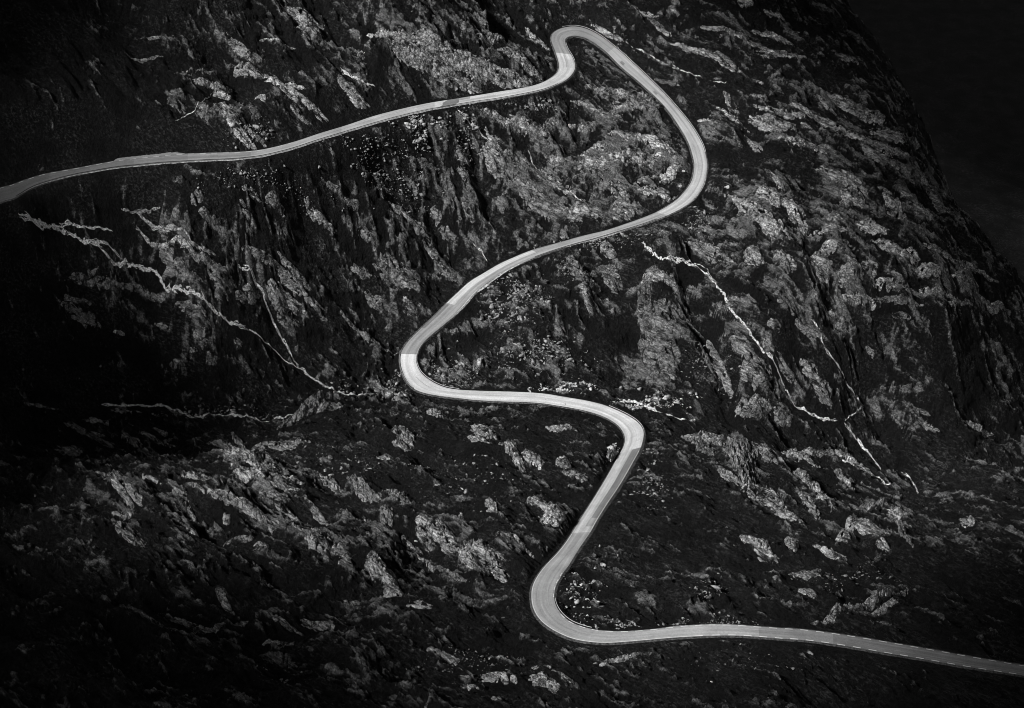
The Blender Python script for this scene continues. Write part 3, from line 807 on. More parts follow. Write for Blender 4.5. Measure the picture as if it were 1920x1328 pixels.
# ------------------------------------------------------------------ streams
for (nm, lb_, pp, wd), c in zip(STREAMS, SP3):
    st = np.linalg.norm(np.diff(c[:, :2], axis=0), axis=1); t = np.concatenate([[0], np.cumsum(st)])
    tt = np.arange(0, t[-1], 0.6)
    if len(tt) < 4: continue
    P = np.stack([np.interp(tt, t, c[:, 0]), np.interp(tt, t, c[:, 1])], 1)
    VV, FF, nb = [], [], 0
    dist = np.linalg.norm(c[len(c) // 2] - CAM)
    for strand in range(5):
        sd = rng.random() * 100
        amp = 0.5 if strand == 0 else 1.9 * min(1.0, wd / 5)
        Q = P.copy()
        Q[:, 0] += fbm(tt / 6 + sd, tt * 0, 3) * amp; Q[:, 1] += fbm(tt / 6 + sd, tt * 0 + 5, 3) * amp
        d = np.gradient(Q, axis=0); d /= np.linalg.norm(d, axis=1)[:, None] + 1e-9
        nr2 = np.stack([-d[:, 1], d[:, 0]], 1)
        w = wd * dist / FPX * (0.40 if strand == 0 else 0.26) * np.clip(0.34 + 2.4 * fbm(tt / 3.5 + sd, tt * 0 + 2, 4), 0.0, 1.7)
        w = w * np.clip(np.minimum(tt, tt[-1] - tt) / 4, 0.1, 1)
        NV = 3; V = np.zeros((len(tt), NV, 3)); w = w * (0.7 + 0.6 * rng.random(len(tt)))
        for j, v in enumerate(np.linspace(-1, 1, NV)):
            V[:, j, :2] = Q + nr2 * (v * w)[:, None]
        V[:, :, 2] = terrain(V[:, :, 0], V[:, :, 1]) + 0.30 + 0.03 * strand - 0.30 * np.abs(np.linspace(-1, 1, NV))[None] ** 2 
        F = grid_faces(len(tt), NV)
        F = F[np.repeat((w[:-1] > 0.03) | (w[1:] > 0.03), NV - 1)]
        if not len(F): continue
        Vf = V.reshape(-1, 3)
        if np.median(np.cross(Vf[F[:, 1]] - Vf[F[:, 0]], Vf[F[:, 3]] - Vf[F[:, 0]])[:, 2]) < 0: F = F[:, ::-1]
        VV.append(Vf); FF.append(F + nb); nb += len(Vf)
    mesh_obj(nm, np.vstack(VV), np.vstack(FF), M_water, kind="structure", label=lb_)

# ------------------------------------------------------------------ rock outcrops, one by one: column,row,length,width,tilt,tone
OUT = """563 30 85 16 30 50;580 63 55 30 35 35;450 93 60 16 40 40;467 133 60 25 15 50;380 153 32 12 0 45;417 180 30 14 10 40;420 198 34 14 -5 50;433 217 38 20 20 45;403 163 25 14 20 40;383 207 35 20 10 25
533 167 85 22 30 55;550 160 40 5 20 95;490 182 22 10 20 50;583 200 60 14 30 45;563 217 35 12 35 40;443 240 70 20 30 50;480 257 40 10 30 40;333 187 40 25 30 22;367 133 70 8 -10 30;520 77 55 4 12 80;270 113 60 5 8 35;300 70 60 4 5 30
473 363 36 14 20 60;463 400 22 14 45 55;460 387 20 10 20 45;533 408 12 14 20 55;583 397 30 12 60 55;607 413 38 18 30 60;513 377 35 18 25 35;370 370 25 30 60 35;383 393 22 14 30 35;317 430 100 12 12 60;263 397 60 4 5 60
783 73 190 16 12 60;927 73 60 12 5 65;827 100 150 22 20 55;807 123 150 30 20 50;907 133 130 30 20 55;960 147 100 20 15 45;973 113 120 14 30 45;853 143 90 16 25 50;660 97 40 12 30 40;663 177 60 22 35 45
800 20 50 16 20 25;870 53 16 12 10 35;907 53 12 10 10 30;1007 77 50 8 40 50;1207 27 50 10 20 50;1237 53 45 8 35 35;1263 20 25 12 30 40;1135 62 60 7 35 60;1250 157 40 10 25 30
1133 173 70 10 20 50;1103 200 60 14 30 50;1187 187 110 26 12 40;1153 217 24 8 5 55;1180 203 80 14 5 45;1040 203 40 8 20 50;1037 227 30 14 10 45;1103 237 36 18 5 60;1073 237 14 10 10 50;993 240 75 34 10 60
933 223 55 24 25 50;927 263 40 10 40 55;867 230 30 12 45 50;927 293 65 34 60 55;960 300 40 20 50 45;1023 337 85 28 30 50;993 360 65 28 40 40;1040 390 90 36 25 42;1093 393 40 34 50 50;1120 400 30 22 30 45
1133 277 80 14 0 60;1187 257 100 14 15 60;1240 273 70 18 25 60;1187 297 90 26 0 65;1117 307 55 24 10 60;1040 303 34 20 10 55;1260 283 45 12 30 60;1113 323 60 14 0 40;1210 337 26 12 -10 60;1253 330 50 14 -10 60
1160 357 50 26 40 50;1230 363 75 28 15 60;1167 397 44 32 15 50;767 410 60 20 40 55;743 393 35 16 40 55;787 433 40 16 40 50;677 310 16 14 10 60;657 383 30 20 20 45;817 403 30 16 60 45;803 310 35 14 10 35
943 380 34 30 45 35;867 290 40 20 60 45;873 333 50 16 60 35;720 355 30 14 40 35;770 345 35 14 45 35;690 440 40 16 45 40;840 440 40 16 50 35;880 400 40 14 60 35;620 350 30 14 30 30
1343 55 55 8 8 40;1393 73 70 12 15 50;1420 88 40 10 35 55;1440 65 50 10 10 55;1467 77 50 8 20 50;1457 27 45 8 30 45;1397 7 25 10 20 50;1323 103 130 9 22 45;1373 123 60 9 25 35;1467 103 80 16 12 45;1497 60 20 5 10 50
1587 110 50 8 30 24;1417 155 25 6 20 50;1370 197 35 10 45 50;1373 222 60 8 25 60;1333 230 45 8 15 50;1420 180 25 6 20 40;1493 200 45 10 25 55;1460 213 80 10 12 45;1447 232 75 14 12 55;1513 237 20 5 20 45;1533 230 60 12 20 55
1567 240 60 14 30 50;1547 197 40 6 35 45;1600 207 90 18 25 45;1633 220 60 14 25 40;1667 253 70 12 35 45;1710 267 30 10 35 30;1613 263 110 16 28 45;1673 283 90 14 30 45;1647 293 70 18 35 45;1493 267 60 14 20 60;1543 283 50 20 15 50
1413 277 40 10 35 50;1573 327 80 20 25 55;1610 347 50 14 40 55;1450 333 45 12 35 50;1643 330 18 14 10 35;1690 320 60 14 35 40;1437 373 60 28 20 65;1433 410 110 34 35 55;1390 383 70 14 40 45;1493 407 60 20 35 60
1597 383 55 30 30 60;1563 407 45 16 5 55;1567 427 50 14 10 55;1633 427 60 22 25 60;1680 410 55 24 35 55;1660 360 30 10 25 50;1730 400 60 14 30 35;1747 360 90 10 48 35;1790 403 60 6 45 35;1720 383 60 8 25 40
333 449 130 12 8 60;373 465 60 10 20 50;313 479 26 20 20 35;333 502 60 30 30 35;360 519 40 24 20 35;390 489 70 22 35 40;417 529 60 40 60 30;473 545 34 28 50 40;450 555 26 16 40 35;470 562 25 14 30 35
547 525 80 40 40 45;550 569 60 24 35 55;520 552 60 36 65 40;493 482 70 20 25 40;547 502 60 16 45 40;593 575 60 20 40 40;540 602 50 30 50 30;150 519 60 14 -15 25;187 529 80 20 10 25;293 559 80 18 10 30;233 539 60 16 10 20
360 575 60 20 30 40;373 592 40 12 30 35;143 585 60 18 20 20;160 605 50 16 15 25;147 565 40 12 10 20;223 624 18 8 20 40;310 612 30 10 -10 30;373 625 26 18 20 45;383 645 24 14 10 30;363 655 15 8 -5 50;447 642 22 14 30 35;397 672 22 20 20 25;330 679 24 14 -10 25
575 768 110 16 -26 45;77 762 60 8 10 25;180 790 40 10 10 40;230 772 40 8 0 40;160 812 80 12 20 30;200 835 60 10 25 30;273 845 70 14 20 50;293 859 30 10 35 40;287 822 70 8 20 45;300 810 25 6 10 40;133 849 45 16 0 25
447 829 30 10 40 50;520 839 110 6 0 40;457 860 75 18 8 50;500 872 70 20 20 40;423 838 60 6 5 40;613 762 50 9 -5 45;750 522 100 46 38 32;707 569 50 24 35 35;767 572 36 18 35 35;677 509 40 18 40 40;690 632 110 14 36 40
820 482 70 24 45 35;847 515 36 22 30 35;1140 472 30 16 20 40;1083 509 60 30 30 30;1100 552 60 24 80 30;1147 525 50 28 60 35;1143 572 34 15 75 30;1220 519 40 36 40 38;1250 519 60 28 20 38;1207 582 80 30 85 24
1240 602 90 50 75 25;1217 655 80 35 80 25;1250 662 80 42 70 25;1237 709 60 40 40 26;723 739 70 15 20 50;757 752 40 10 25 40;817 777 30 10 15 55;757 815 40 16 30 40;907 812 45 14 15 55;900 827 40 9 15 45;1057 804 55 12 10 55
960 842 50 14 30 50;1000 859 40 12 20 65;1057 872 30 16 20 40;1147 855 24 16 -45 55;723 860 26 10 5 45;753 835 40 10 30 40;1413 479 40 36 40 40;1313 469 60 20 30 40;1343 479 80 24 30 40;1470 489 45 26 30 40
1540 479 55 18 5 55;1567 459 50 18 20 55;1597 492 40 20 30 50;1630 499 34 18 30 55;1540 507 50 34 40 40;1583 514 36 18 20 50;1673 465 75 24 20 60;1710 479 30 16 40 50;1727 512 60 20 15 55;1663 529 60 20 10 50
1753 502 60 10 25 45;1810 522 50 10 30 45;1780 485 120 8 32 40;1830 509 90 7 32 35;1763 545 60 14 10 50;1713 549 80 10 0 40;1683 558 80 14 10 35;1860 579 60 22 25 40;1800 569 40 10 15 40;1603 559 50 14 30 45
1633 575 30 18 20 50;1533 559 40 24 30 35;1567 602 45 28 20 40;1493 575 30 14 20 45;1467 559 50 26 30 40;1387 562 60 14 20 35;1440 642 30 18 40 55;1453 609 24 24 40 35;1513 615 80 26 50 35;1630 659 22 10 55 30
1690 592 30 10 20 35;1397 655 90 36 60 35;1420 695 70 56 50 40;1523 702 60 28 60 40;1543 742 50 22 60 35;1473 692 60 18 55 35;1413 765 70 36 20 35;1467 775 40 28 20 30;1343 675 70 12 65 35;1357 709 60 14 65 35;1320 662 50 10 70 30
1327 829 80 14 8 50;1390 859 80 44 50 45;1447 859 60 26 20 40;1313 845 50 14 30 40;1497 862 70 12 25 40;1547 849 110 9 15 35;1833 802 60 14 30 35;1740 802 50 14 40 25;1727 772 30 10 30 25;1607 872 60 8 25 50
207 894 60 10 12 45;221 914 60 10 35 45;251 927 40 10 30 40;284 897 30 6 20 40;368 894 50 8 15 50;364 912 34 6 25 35;338 924 30 14 30 30;468 894 60 22 20 60;535 897 55 12 5 60;532 916 50 8 12 50;619 907 50 12 35 50
518 929 35 10 10 50;425 934 60 14 15 50;468 957 80 18 25 55;522 944 80 10 22 55;495 974 40 14 40 50;585 954 60 8 30 50;518 983 25 12 30 50;234 994 70 26 35 30;231 968 40 8 20 35;358 961 28 8 50 40;358 998 24 10 10 45
425 973 16 12 10 40;488 1023 26 12 10 40;445 1013 50 6 8 35;565 994 45 10 35 50;599 1018 50 32 20 55;629 1028 30 20 20 50;368 1178 120 9 17 30;294 1172 100 9 22 20;421 1128 40 14 50 30;435 1172 50 6 0 30
542 1178 50 12 20 35;595 1175 55 14 15 35;522 1207 50 6 0 35;522 1235 60 18 20 20;683 921 60 16 30 40;744 931 50 16 25 35;724 964 30 20 30 35;704 991 46 12 32 45;807 991 50 22 30 50;831 996 50 16 40 50
841 1024 40 20 30 45;797 1014 40 12 35 45;904 1031 75 26 25 44;881 1051 50 18 35 50;931 1075 40 18 30 55;904 1073 30 16 25 45;948 1004 30 8 15 40;974 1018 50 8 35 45;924 953 30 18 25 50;1008 944 40 10 20 45
1038 975 50 32 5 60;1078 897 40 14 15 50;707 1061 50 34 40 50;720 1087 60 20 35 50;647 1058 30 24 20 50;737 1113 40 20 20 45;774 1028 40 10 35 40;827 1071 110 10 35 35;660 1138 30 14 10 40;787 1135 40 10 10 40
831 1232 50 14 15 40;931 1239 30 12 5 60;928 1269 70 14 10 50;874 1272 30 8 5 40;1011 1275 40 22 5 55;1036 1287 30 18 35 50;1065 1279 60 12 35 50;1011 1252 35 8 0 50;874 1289 40 8 5 45;931 1315 22 16 10 50;807 1307 30 8 -25 35
1175 1235 100 6 -10 45;1133 1247 18 10 0 50;1367 894 70 10 30 30;1437 937 90 20 20 45;1477 968 55 14 15 45;1514 907 60 20 40 50;1547 944 45 18 45 55;1514 941 50 14 40 40;1581 901 40 14 30 40;1427 1028 75 17 28 55
1648 947 70 10 5 35;1681 963 40 10 20 40;1634 991 60 18 25 40;1581 1008 30 16 20 45;1658 1028 30 14 35 30;1554 1034 60 10 25 35;1484 1018 30 18 20 25;1594 988 18 10 20 40;1691 994 60 12 55 25;1815 978 30 12 15 30
1521 1078 70 14 5 30;1514 1111 30 14 10 30;1614 1148 160 14 -15 38;1558 1168 60 9 -15 45;1665 1135 60 8 -5 30"""
ANCH = [((450,40),"at the top left of the hillside"),((450,140),"on the upper left knoll"),((440,225),"just above the far left road"),((570,190),"above the upper left road"),((330,100),"high in the dark top left"),
 ((420,380),"below the far left road"),((560,395),"below the upper left road's curve"),((320,430),"at the brow above the left stream"),((760,90),"on the broad slabs left of the top hairpin"),((940,120),"directly left of the top hairpin"),((660,150),"by the brook above the upper road"),
 ((880,40),"behind the broad top slabs"),((1220,40),"behind the top hairpin"),((1130,180),"inside the top hairpin"),((1070,235),"on the shelf below the top hairpin"),((920,260),"below the upper road's dark patch"),
 ((1010,350),"beside the brook inside the road loop"),((1190,280),"on the layered ledges inside the road loop"),((1150,390),"above the middle road inside the loop"),((760,410),"on the slope left of the middle road"),((860,340),"in the gullies below the upper road"),((680,350),"on the scree slope below the upper road"),
 ((1420,60),"at the top right of the hillside"),((1340,110),"right of the upper right brook"),((1380,215),"just right of the right road leg"),((1470,220),"on the upper right flank"),((1580,215),"on the upper right ridge"),((1670,270),"near the upper right skyline"),((1520,275),"in the middle of the right flank"),
 ((1430,390),"on the slabs right of the wide right bend"),((1600,340),"on the right ridge below the skyline"),((1590,410),"among the bright right slabs"),((1740,385),"along the right skyline"),((330,500),"between the two left falls, upper part"),((390,560),"left of the straight waterfall"),((540,530),"right of the straight waterfall"),((180,540),"left of the left stream"),
 ((150,590),"on the dark slope at far left"),((370,640),"on the dark wall below the left stream"),((580,765),"on the low ridge by the gully"),((180,790),"beside the far left stream bed"),((250,840),"on the slope under the far left stream bed"),((480,850),"on the slope under the gully's left end"),((730,540),"on the big slabs left of the middle hairpin"),((690,630),"in the gully left of the middle hairpin"),((830,500),"above the middle road's upper edge"),
 ((1110,530),"on the cliff under the middle road"),((1235,515),"at the top of the right cliff"),((1225,600),"in the middle of the streaked cliff"),((1240,690),"at the foot of the streaked cliff"),((740,745),"below the middle left hairpin"),((790,810),"on the grassy slope under the lower straight"),((910,820),"under the middle of the lower straight"),((1050,830),"left of the lower right bend"),
 ((1360,475),"at the brow by the right waterfall"),((1480,500),"above the right waterfalls"),((1570,480),"on the knobbly right slabs"),((1700,490),"on the right hand ledges"),((1800,500),"on the far right ledges"),((1730,550),"under the right hand ledges"),((1600,575),"above the far right waterfall"),((1470,600),"between the right waterfalls, upper part"),((1410,680),"left of the long right waterfall"),((1510,690),"between the two right waterfalls"),((1340,690),"on the streaky cliff foot by the long waterfall"),((1440,770),"under the long right waterfall"),
 ((1380,850),"on the spur right of the lower bend"),((1530,860),"along the right spur"),((1770,790),"in the dark far right"),((230,910),"on the lower left slope"),((350,920),"in the middle of the lower left slope"),((500,910),"on the striped lower left slabs"),((480,970),"under the striped lower left slabs"),((590,1010),"at the right end of the lower left slabs"),((230,980),"in the dark lower left"),((360,980),"below the lower left slope"),
 ((340,1170),"at the dark bottom left"),((550,1190),"at the bottom left of centre"),((700,950),"on the lower middle slope"),((820,1010),"on the ribs left of the bottom hairpin"),((910,1050),"on the pale rib left of the bottom hairpin"),((960,950),"left of the lower road straight"),((710,1080),"on the lower middle slabs"),((1030,970),"hard by the lower road straight"),((860,1255),"at the bottom centre"),((1030,1275),"under the bottom hairpin at the lower edge"),((1150,1240),"below the bottom straight"),
 ((1440,930),"on the lower right slope"),((1540,930),"in the middle of the lower right slope"),((1430,1030),"alone on the lower right heath"),((1650,970),"on the far lower right slope"),((1560,1030),"on the lower right heath"),((1600,1140),"above the bottom right road")]
def ordinal(i):
    return ["first","second","third","fourth","fifth","sixth","seventh","eighth","ninth","tenth","eleventh","twelfth","thirteenth"][i]

def shade_guess(px, py):
    r = math.hypot((px - 1000) / 1050.0, (py - 560) / 900.0)
    return max(0.45, 1.05 - 0.62 * r * r)

recs = []
for seg in OUT.replace("\n", ";").split(";"):
    px_, py_, ln, wd, an, tn = [float(v) for v in seg.split()]
    k = int(np.argmin([(px_ - a0[0]) ** 2 + ((py_ - a0[1]) * 1.4) ** 2 for a0, _ in ANCH]))
    if ln > 2 * wd: ln, wd = ln * 1.18, wd * 0.85
    recs.append((px_, py_, ln, wd, an, tn / 100, k))
byk = {}
for i, r in enumerate(recs): byk.setdefault(r[6], []).append(i)
rank = {}
for k, ids in byk.items():
    for j, i in enumerate(sorted(ids, key=lambda q: recs[q][0])): rank[i] = (j, len(ids))

def local_hit(c, gx, gy, px, py):
    """where the ray meets the tangent plane of the ground at c"""
    d = ray(px, py); nrm = np.array([-gx, -gy, 1.0])
    den = d @ nrm
    t = ((c - CAM) @ nrm) / den
    return CAM + d * t

for i, (px_, py_, ln, wd, an, tn, k) in enumerate(recs):
    c = hit(px_, py_, ground)
    h_ = 4.0
    q = lay(np.array([c[0] + h_, c[0] - h_, c[0], c[0]]), np.array([c[1], c[1], c[1] + h_, c[1] - h_]))
    gx_, gy_ = (q[0] - q[1]) / (2 * h_), (q[2] - q[3]) / (2 * h_)
    a_ = math.radians(an); ca, sa = math.cos(a_), math.sin(a_)
    up = (local_hit(c, gx_, gy_, px_ + ca * ln / 2, py_ + sa * ln / 2) - local_hit(c, gx_, gy_, px_ - ca * ln / 2, py_ - sa * ln / 2))[:2] / 2
    vp = (local_hit(c, gx_, gy_, px_ - sa * wd / 2, py_ + ca * wd / 2) - local_hit(c, gx_, gy_, px_ + sa * wd / 2, py_ - ca * wd / 2))[:2] / 2
    mpp = np.linalg.norm(c - CAM) / FPX
    for vec, lim in ((up, ln * mpp * 1.9), (vp, wd * mpp * 1.9)):
        m_ = np.linalg.norm(vec)
        if m_ > lim: vec *= lim / m_
    LA, LB = np.linalg.norm(up), np.linalg.norm(vp)
    sp_ = 0.42 if py_ > 700 else 0.52
    nu = int(np.clip(2.7 * LA / sp_, 10, 150)); nv = int(np.clip(2.7 * LB / sp_, 10, 110))
    uu, vv = np.meshgrid(np.linspace(-1.35, 1.35, nu), np.linspace(-1.35, 1.35, nv))
    X = c[0] + uu * up[0] + vv * vp[0]; Y = c[1] + uu * up[1] + vv * vp[1]
    sd = i * 7.31
    wu = uu + 0.34 * fbm(X / (LA * 0.9 + 2) + sd, Y / (LA * 0.9 + 2), 3); wv = vv + 0.55 * fbm(X / (LA * 0.5 + 2) - sd, Y / (LA * 0.5 + 2), 3)
    r = np.sqrt(wu ** 2 + wv ** 2) + 0.30 * fbm(uu * LA / 4.5 + sd, vv * LB / 1.3, 3)
    Hh = min(0.42 * LB + 0.15 * LA ** 0.7, 4.6) * (0.8 + 0.5 * random.random())
    uL, vL = uu * LA, vv * LB
    dome = Hh * (1.0 - r ** 2.4) * (1 + 0.45 * np.clip(wv, -1, 1))
    # bedding: tilted plates that step down across the outcrop, and joints cutting them
    ph = vL / 3.8 + 0.9 * fbm(uL / 11 + sd, vL / 5, 3) + uL * 0.05
    step_ = ph - np.floor(ph)
    dome = dome + (0.35 + Hh * 0.5) * (step_ - 0.55) * sstep(1.3, 0.4, r)
    jn = np.abs(perlin(uL / 4.6 + 0.35 * vL / 4.6 + sd, vL / 8.0 - sd))
    dome = dome - (0.4 + Hh * 0.6) * (1 - sstep(0.0, 0.10, jn))
    pock = fbm(uL / 10 + sd, vL / 2.6 - sd, 4)
    dome = dome - (Hh + 0.4) * 1.1 * sstep(0.12, 0.42, pock)
    dome = dome + fbm(uL / 3.2 + sd, vL / 1.2, 3) * min(0.6, 0.28 + Hh * 0.15)
    Z = ground(X, Y) + dome + 0.35 - 1.6 * sstep(1.05, 1.35, np.maximum(np.abs(uu), np.abs(vv))) * (1 + Hh)
    e_ = samp(D_road, X, Y)
    Z = np.where(e_ < 1.6, Z - (1.6 - e_) * 2.5 - 0.3, Z)
    V = np.stack([X, Y, Z], -1).reshape(-1, 3)
    F = grid_faces(nv, nu)
    tz = ground(X, Y).ravel()
    vis = (V[:, 2] > tz - 2.6)
    keep = vis[F].any(1)
    F = F[keep]
    # one connected mass
    lab = np.arange(len(V))
    for _ in range(400):
        m_ = lab[F].min(1); new = lab.copy()
        for q_ in range(4): np.minimum.at(new, F[:, q_], m_)
        if (new == lab).all(): break
        lab = new
    fl = lab[F[:, 0]]; u_, n_ = np.unique(fl, return_counts=True)
    if not len(u_): continue
    F = F[fl == u_[np.argmax(n_)]]
    if len(F) < 8: continue
    used = np.unique(F); mp_ = np.full(len(V), -1); mp_[used] = np.arange(len(used))
    V = V[used]; F = mp_[F]
    if np.median(np.cross(V[F[:, 1]] - V[F[:, 0]], V[F[:, 3]] - V[F[:, 0]])[:, 2]) < 0: F = F[:, ::-1]
    shp = "long narrow" if ln > wd * 5 else ("long" if ln > wd * 2.4 else ("small rounded" if ln < 30 else "broad"))
    tone = "pale grey" if tn >= 0.5 else ("grey" if tn >= 0.33 else "dark grey")
    j, cnt = rank[i]
    lbl = f"{tone} {shp} outcrop {ANCH[k][1]}" + ("" if cnt == 1 else f", {ordinal(j)} from left")
    if len(lbl.split()) > 16: lbl = lbl.replace(f'{tone} {shp}', shp, 1)
    if len(lbl.split()) > 16: lbl = lbl.replace(shp + ' ', '', 1)
    o = mesh_obj("rock_outcrop", V - c, F, M_rock, None, False, lbl, "rock outcrop", "rock outcrops on the hillside")
    o.location = c
    g_ = min(2.3, 0.2 + 2.65 * (tn / shade_guess(px_, py_)) * (0.82 if py_ > 770 and px_ < 700 else 1.0))
    o.color = (g_, g_, g_, 1)

# ------------------------------------------------------------------ boulders and scree
def stone_mesh(seed, sub=2):
    import bmesh
    bm = bmesh.new(); bmesh.ops.create_icosphere(bm, subdivisions=sub, radius=1.0)
    r_ = random.Random(seed)
    cuts = [(np.array([r_.gauss(0, 1), r_.gauss(0, 1), r_.gauss(0, 1)]), r_.uniform(0.30, 0.75)) for _ in range(8)]
    for v in bm.verts:
        p = np.array(v.co)
        for nn, d in cuts:
            nn = nn / np.linalg.norm(nn); s_ = p @ nn
            if s_ > d: p = p - nn * (s_ - d)
        v.co = p * (1 + r_.uniform(-0.05, 0.05))
    bm.verts.ensure_lookup_table()
    V = np.array([v.co[:] for v in bm.verts]); F = np.array([[v.index for v in f.verts] for f in bm.faces])
    bm.free()
    return V, F
STN = [stone_mesh(s) for s in range(6)]
STN1 = [stone_mesh(s, 1) for s in range(8)]

BOULD = [(1363,352,9,"round white boulder on the heath right of the wide right bend"),(1530,437,12,"rounded boulder among the bright right slabs"),(1487,1255,8,"round grey boulder below the bottom right road"),
 (900,682,18,"tall pointed boulder inside the middle left hairpin"),(855,168,11,"square pale boulder above the upper road's dark patch"),(1281,322,7,"small white boulder inside the wide right bend's upper edge"),(1275,350,8,"pale boulder inside the wide right bend, lower one"),
 (1113,1096,11,"pale angular boulder on the heath right of the bottom hairpin"),(1124,1026,7,"small pale boulder right of the lower road straight"),(1130,1062,12,"round lichen covered boulder right of the lower road"),(1117,1066,8,"small boulder leaning on the lichen covered one"),
 (1101,1157,9,"flat white boulder at the lower edge of the bottom scree"),(1060,962,9,"white block on top of the rubble mound by the lower road"),(1158,1042,6,"small pale boulder alone on the heath"),(1349,1150,5,"tiny white boulder above the bottom straight"),
 (1334,1279,5,"tiny white boulder below the bottom straight"),(1281,1161,6,"white boulder beside the bottom straight's upper verge"),(66,930,6,"tiny white boulder in the dark lower left"),(158,920,5,"tiny pale boulder on the lower left slope"),(189,687,5,"tiny white boulder on the dark far left wall"),
 (500,262,6,"small boulder above the far left road's dip"),(452,204,6,"small pale boulder on the upper left knoll"),(827,262,7,"small white boulder in the gully below the upper road"),(707,327,9,"pale boulder below the upper road, lower of two"),(598,314,7,"pale boulder just below the upper left road"),
 (720,302,6,"pale boulder below the upper road, upper of two"),(1088,470,6,"small boulder under the middle road"),(1150,470,7,"boulder at the rim of the middle cliff"),(976,676,6,"small white boulder in the middle scree"),(1014,722,7,"white angular boulder above the lower straight"),
 (858,641,6,"small white boulder high inside the middle hairpin"),(842,655,5,"tiny white boulder inside the middle hairpin"),(1398,1096,6,"pale boulder right of the bottom rubble"),(1684,1116,8,"pale twin boulder above the bottom right road"),(1362,990,5,"tiny white boulder on the lower right heath"),
 (1107,731,8,"white block at the roadside above the lower right bend"),(1290,779,9,"white block in the stream right of the lower bend"),(1164,730,10,"block of pale rock beside the stream"),(1200,733,12,"broad pale block at the foot of the streaked cliff"),(875,1046,7,"pale block beside the pale rib"),
 (780,1016,6,"pale block on the lower middle ribs"),(902,960,6,"small bright block left of the lower straight"),(958,940,6,"bright block under the grassy slope"),(944,1160,8,"dark rounded boulder left of the bottom hairpin"),(702,1189,6,"small pale boulder at the bottom centre left"),(668,1282,6,"small pale boulder at the lower edge")]
for i, (px_, py_, sz, lb_) in enumerate(BOULD):
    c = hit(px_, py_, ground)
    if samp(D_road, c[:1], c[1:2])[0] < 1.2:
        continue
    R_ = sz * np.linalg.norm(c - CAM) / FPX / 2 * 1.15
    V, F = STN[i % 6]
    rr = random.Random(i); an = rr.uniform(0, 6.28)
    sx, sy, szz = R_ * rr.uniform(0.95, 1.2), R_ * rr.uniform(0.85, 1.1), R_ * rr.uniform(0.75, 1.0)
    W = V * np.array([sx, sy, szz]); W = np.stack([W[:, 0] * math.cos(an) - W[:, 1] * math.sin(an), W[:, 0] * math.sin(an) + W[:, 1] * math.cos(an), W[:, 2]], 1)
    o = mesh_obj("boulder", W, F, M_stone, None, False, lb_, "boulder", "boulders on the hillside")
    o.location = c + np.array([0, 0, szz * 0.3])
    t_ = 0.7 if "dark" in lb_ else (1.7 if "white" in lb_ else 1.15); o.color = (t_, t_, t_, 1)

# scree fields: countless broken stones; (centre column,row, half width, half height, stones, mean size in pixels, label)
SCREE = [(1155,850,14,16,160,4.0,"pale rubble on the inside of the lower right bend"),(793,240,48,26,380,4.6,"pale scree spilling below the upper road"),(1095,1110,40,52,330,4.2,"pale scree inside the bottom hairpin"),(850,700,52,28,420,4.0,"scree at the inner foot of the middle hairpin"),
 (960,560,70,60,900,3.8,"boulder strewn slope under the middle road"),(1010,670,110,45,700,3.6,"stony slope above the lower straight"),(1225,900,38,60,420,3.6,"stony bank right of the lower straight"),(1085,515,40,25,200,4.2,"stones at the top of the middle cliff"),
 (880,270,30,60,260,4.0,"stones in the gully below the dark road patch"),(700,300,90,40,420,3.4,"thin scree below the upper road"),(1330,1103,40,18,190,3.6,"rubble on the heath above the bottom straight"),(1150,1172,60,6,170,3.2,"stones along the bottom straight's verge"),(1300,1165,90,6,220,3.0,"fine stones above the bottom straight"),
 (1120,455,120,10,420,3.0,"rubble along the middle road's lower verge"),(1310,420,30,40,190,3.4,"stones below the wide right bend"),(660,735,70,14,220,4.0,"rubble in the gully left of the middle hairpin"),(1060,729,58,8,900,3.3,"pale gravel bar above the lower straight"),(1215,757,75,14,900,3.3,"stones along the stream right of the lower bend"),
 (370,776,160,9,340,3.6,"stones along the far left stream bed"),(1038,972,26,18,170,4.0,"rubble on the mound by the lower road"),(1150,90,50,30,170,3.0,"stones outside the top hairpin"),(1010,195,60,10,200,3.4,"stones below the upper road by the hairpin"),(760,350,90,70,420,3.2,"stones on the slope left of the middle road"),
 (1330,690,60,60,260,3.0,"loose stones at the right cliff's foot"),(1600,1090,120,20,240,2.8,"small stones on the lower right heath"),(540,1270,60,30,120,3.0,"stones at the dark bottom left"),(860,1240,120,40,300,3.2,"stones on the bottom centre slope"),(740,720,40,30,200,3.4,"stones outside the middle left hairpin"),
 (900,900,180,60,360,3.0,"stones on the lower middle slope"),(500,330,140,30,260,3.0,"stones under the far left road"),(470,240,60,25,170,3.2,"stones above the far left road"),(1420,1240,160,30,110,2.6,"small stones below the bottom straight"),(650,860,120,40,240,3.0,"stones on the slope below the gully")]
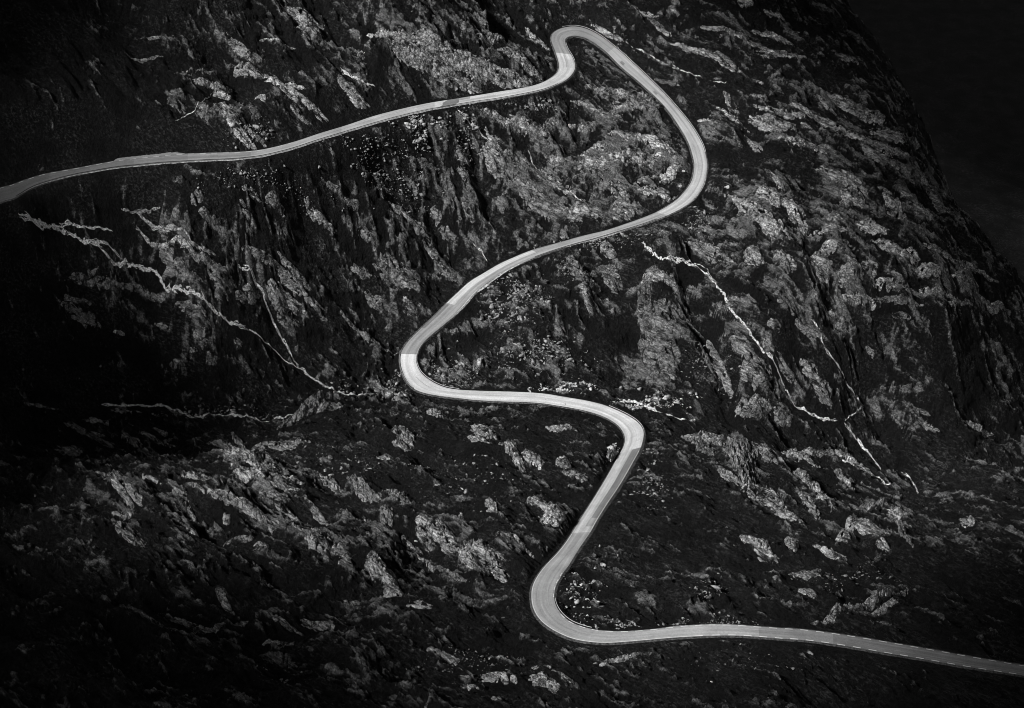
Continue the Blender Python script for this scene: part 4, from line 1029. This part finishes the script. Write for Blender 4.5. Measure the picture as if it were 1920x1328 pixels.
for si, (px_, py_, hw_, hh_, cnt, sz, lb_) in enumerate(SCREE):
    r_ = np.random.default_rng(100 + si)
    cnt = int(cnt * 1.7)
    gp = np.clip(r_.normal(0, 0.5, (cnt, 2)), -1.5, 1.5)
    cc = hit(px_, py_, ground)
    ex = hit(px_ + hw_, py_, lay)[:2] - hit(px_ - hw_, py_, lay)[:2]
    ey = hit(px_, py_ - hh_, lay)[:2] - hit(px_, py_ + hh_, lay)[:2]
    for vec, lim in ((ex, 2 * hw_ * 0.32), (ey, 2 * hh_ * 0.75)):
        m_ = np.linalg.norm(vec)
        if m_ > lim: vec *= lim / m_
    XY = cc[:2] + gp[:, :1] * ex / 2 + gp[:, 1:] * ey / 2
    cl = fbm(XY[:, 0] / 8 + si, XY[:, 1] / 5, 3) + 0.25 * (1 - (gp ** 2).sum(1))
    ok = (samp(D_road, XY[:, 0], XY[:, 1]) > 0.9) & (cl > 0.10)
    XY = XY[ok]; n_ = len(XY)
    Z = terrain(XY[:, 0], XY[:, 1])
    mpp = np.linalg.norm(cc - CAM) / FPX
    R_ = sz * mpp / 2 * np.exp(r_.normal(-0.35, 0.6, n_))
    VV, FF, base_ = [], [], 0
    for q in range(n_):
        V, F = STN1[(q * 5 + si) % 8]
        an = r_.uniform(0, 6.28); ca, sa = math.cos(an), math.sin(an)
        W = V * R_[q] * r_.uniform((1.0, 0.6, 0.5), (1.9, 1.15, 1.0))
        W = np.stack([W[:, 0] * ca - W[:, 1] * sa + XY[q, 0], W[:, 0] * sa + W[:, 1] * ca + XY[q, 1], W[:, 2] + Z[q] + R_[q] * 0.25], 1)
        VV.append(W); FF.append(F + base_); base_ += len(V)
    o = mesh_obj("scree", np.vstack(VV), np.vstack(FF), M_stone, None, False, lb_, None, None, "stuff")
    t_ = 1.45 if ("gravel bar" in lb_ or "along the stream" in lb_) else (1.15 if "pale" in lb_ else 0.8); o.color = (t_, t_, t_, 1)

# ------------------------------------------------------------------ unseen shade blockers added overhead to darken the view's edges
SHADE_BLOCKERS = [  # ground point each one shades (x, y), half sizes
 (-335,760,165,260,"left"),(298,535,150,190,"lower right"),(-190,490,195,132,"lower left"),(120,412,230,80,"near"),(336,945,150,270,"right"),(-288,1095,190,200,"upper left"),(-330,560,130,120,"lowest left"),(-280,1260,260,150,"far left"),(330,1200,190,220,"far right"),(300,2250,520,800,"farthest")]
for ci, (gx_, gy_, rx, ry, wh) in enumerate(SHADE_BLOCKERS):
    T_ = 560.0 / to_sun[2]
    cpos = np.array([gx_, gy_, 60.0]) + to_sun * T_
    th = np.linspace(0, 2 * np.pi, 73)[:-1]; la = np.linspace(-math.pi / 2, math.pi / 2, 28)
    TH, LA_ = np.meshgrid(th, la)
    X = np.cos(LA_) * np.cos(TH); Y = np.cos(LA_) * np.sin(TH); Zc = np.sin(LA_)
    lump = 1 + 0.22 * fbm(X * 2.2 + ci * 9 + Zc, Y * 2.2 - Zc * 1.3, 4)
    X, Y, Zc = X * rx * lump, Y * ry * lump, np.where(Zc > 0, Zc * 70, Zc * 22) * lump
    n0, n1 = TH.shape
    i0 = np.arange(n0 - 1)[:, None] * n1 + np.arange(n1)[None]; i1 = np.arange(n0 - 1)[:, None] * n1 + (np.arange(n1)[None] + 1) % n1
    F = np.stack([i0, i1, i1 + n1, i0 + n1], -1).reshape(-1, 4)
    o = mesh_obj("shade_blocker", np.stack([X, Y, Zc], -1).reshape(-1, 3), F, M_shade_blocker, None, True, f"added unseen shade blocker overhead, {wh} one of the set", "shade_blocker", "added unseen shade blockers overhead")
    o.location = cpos
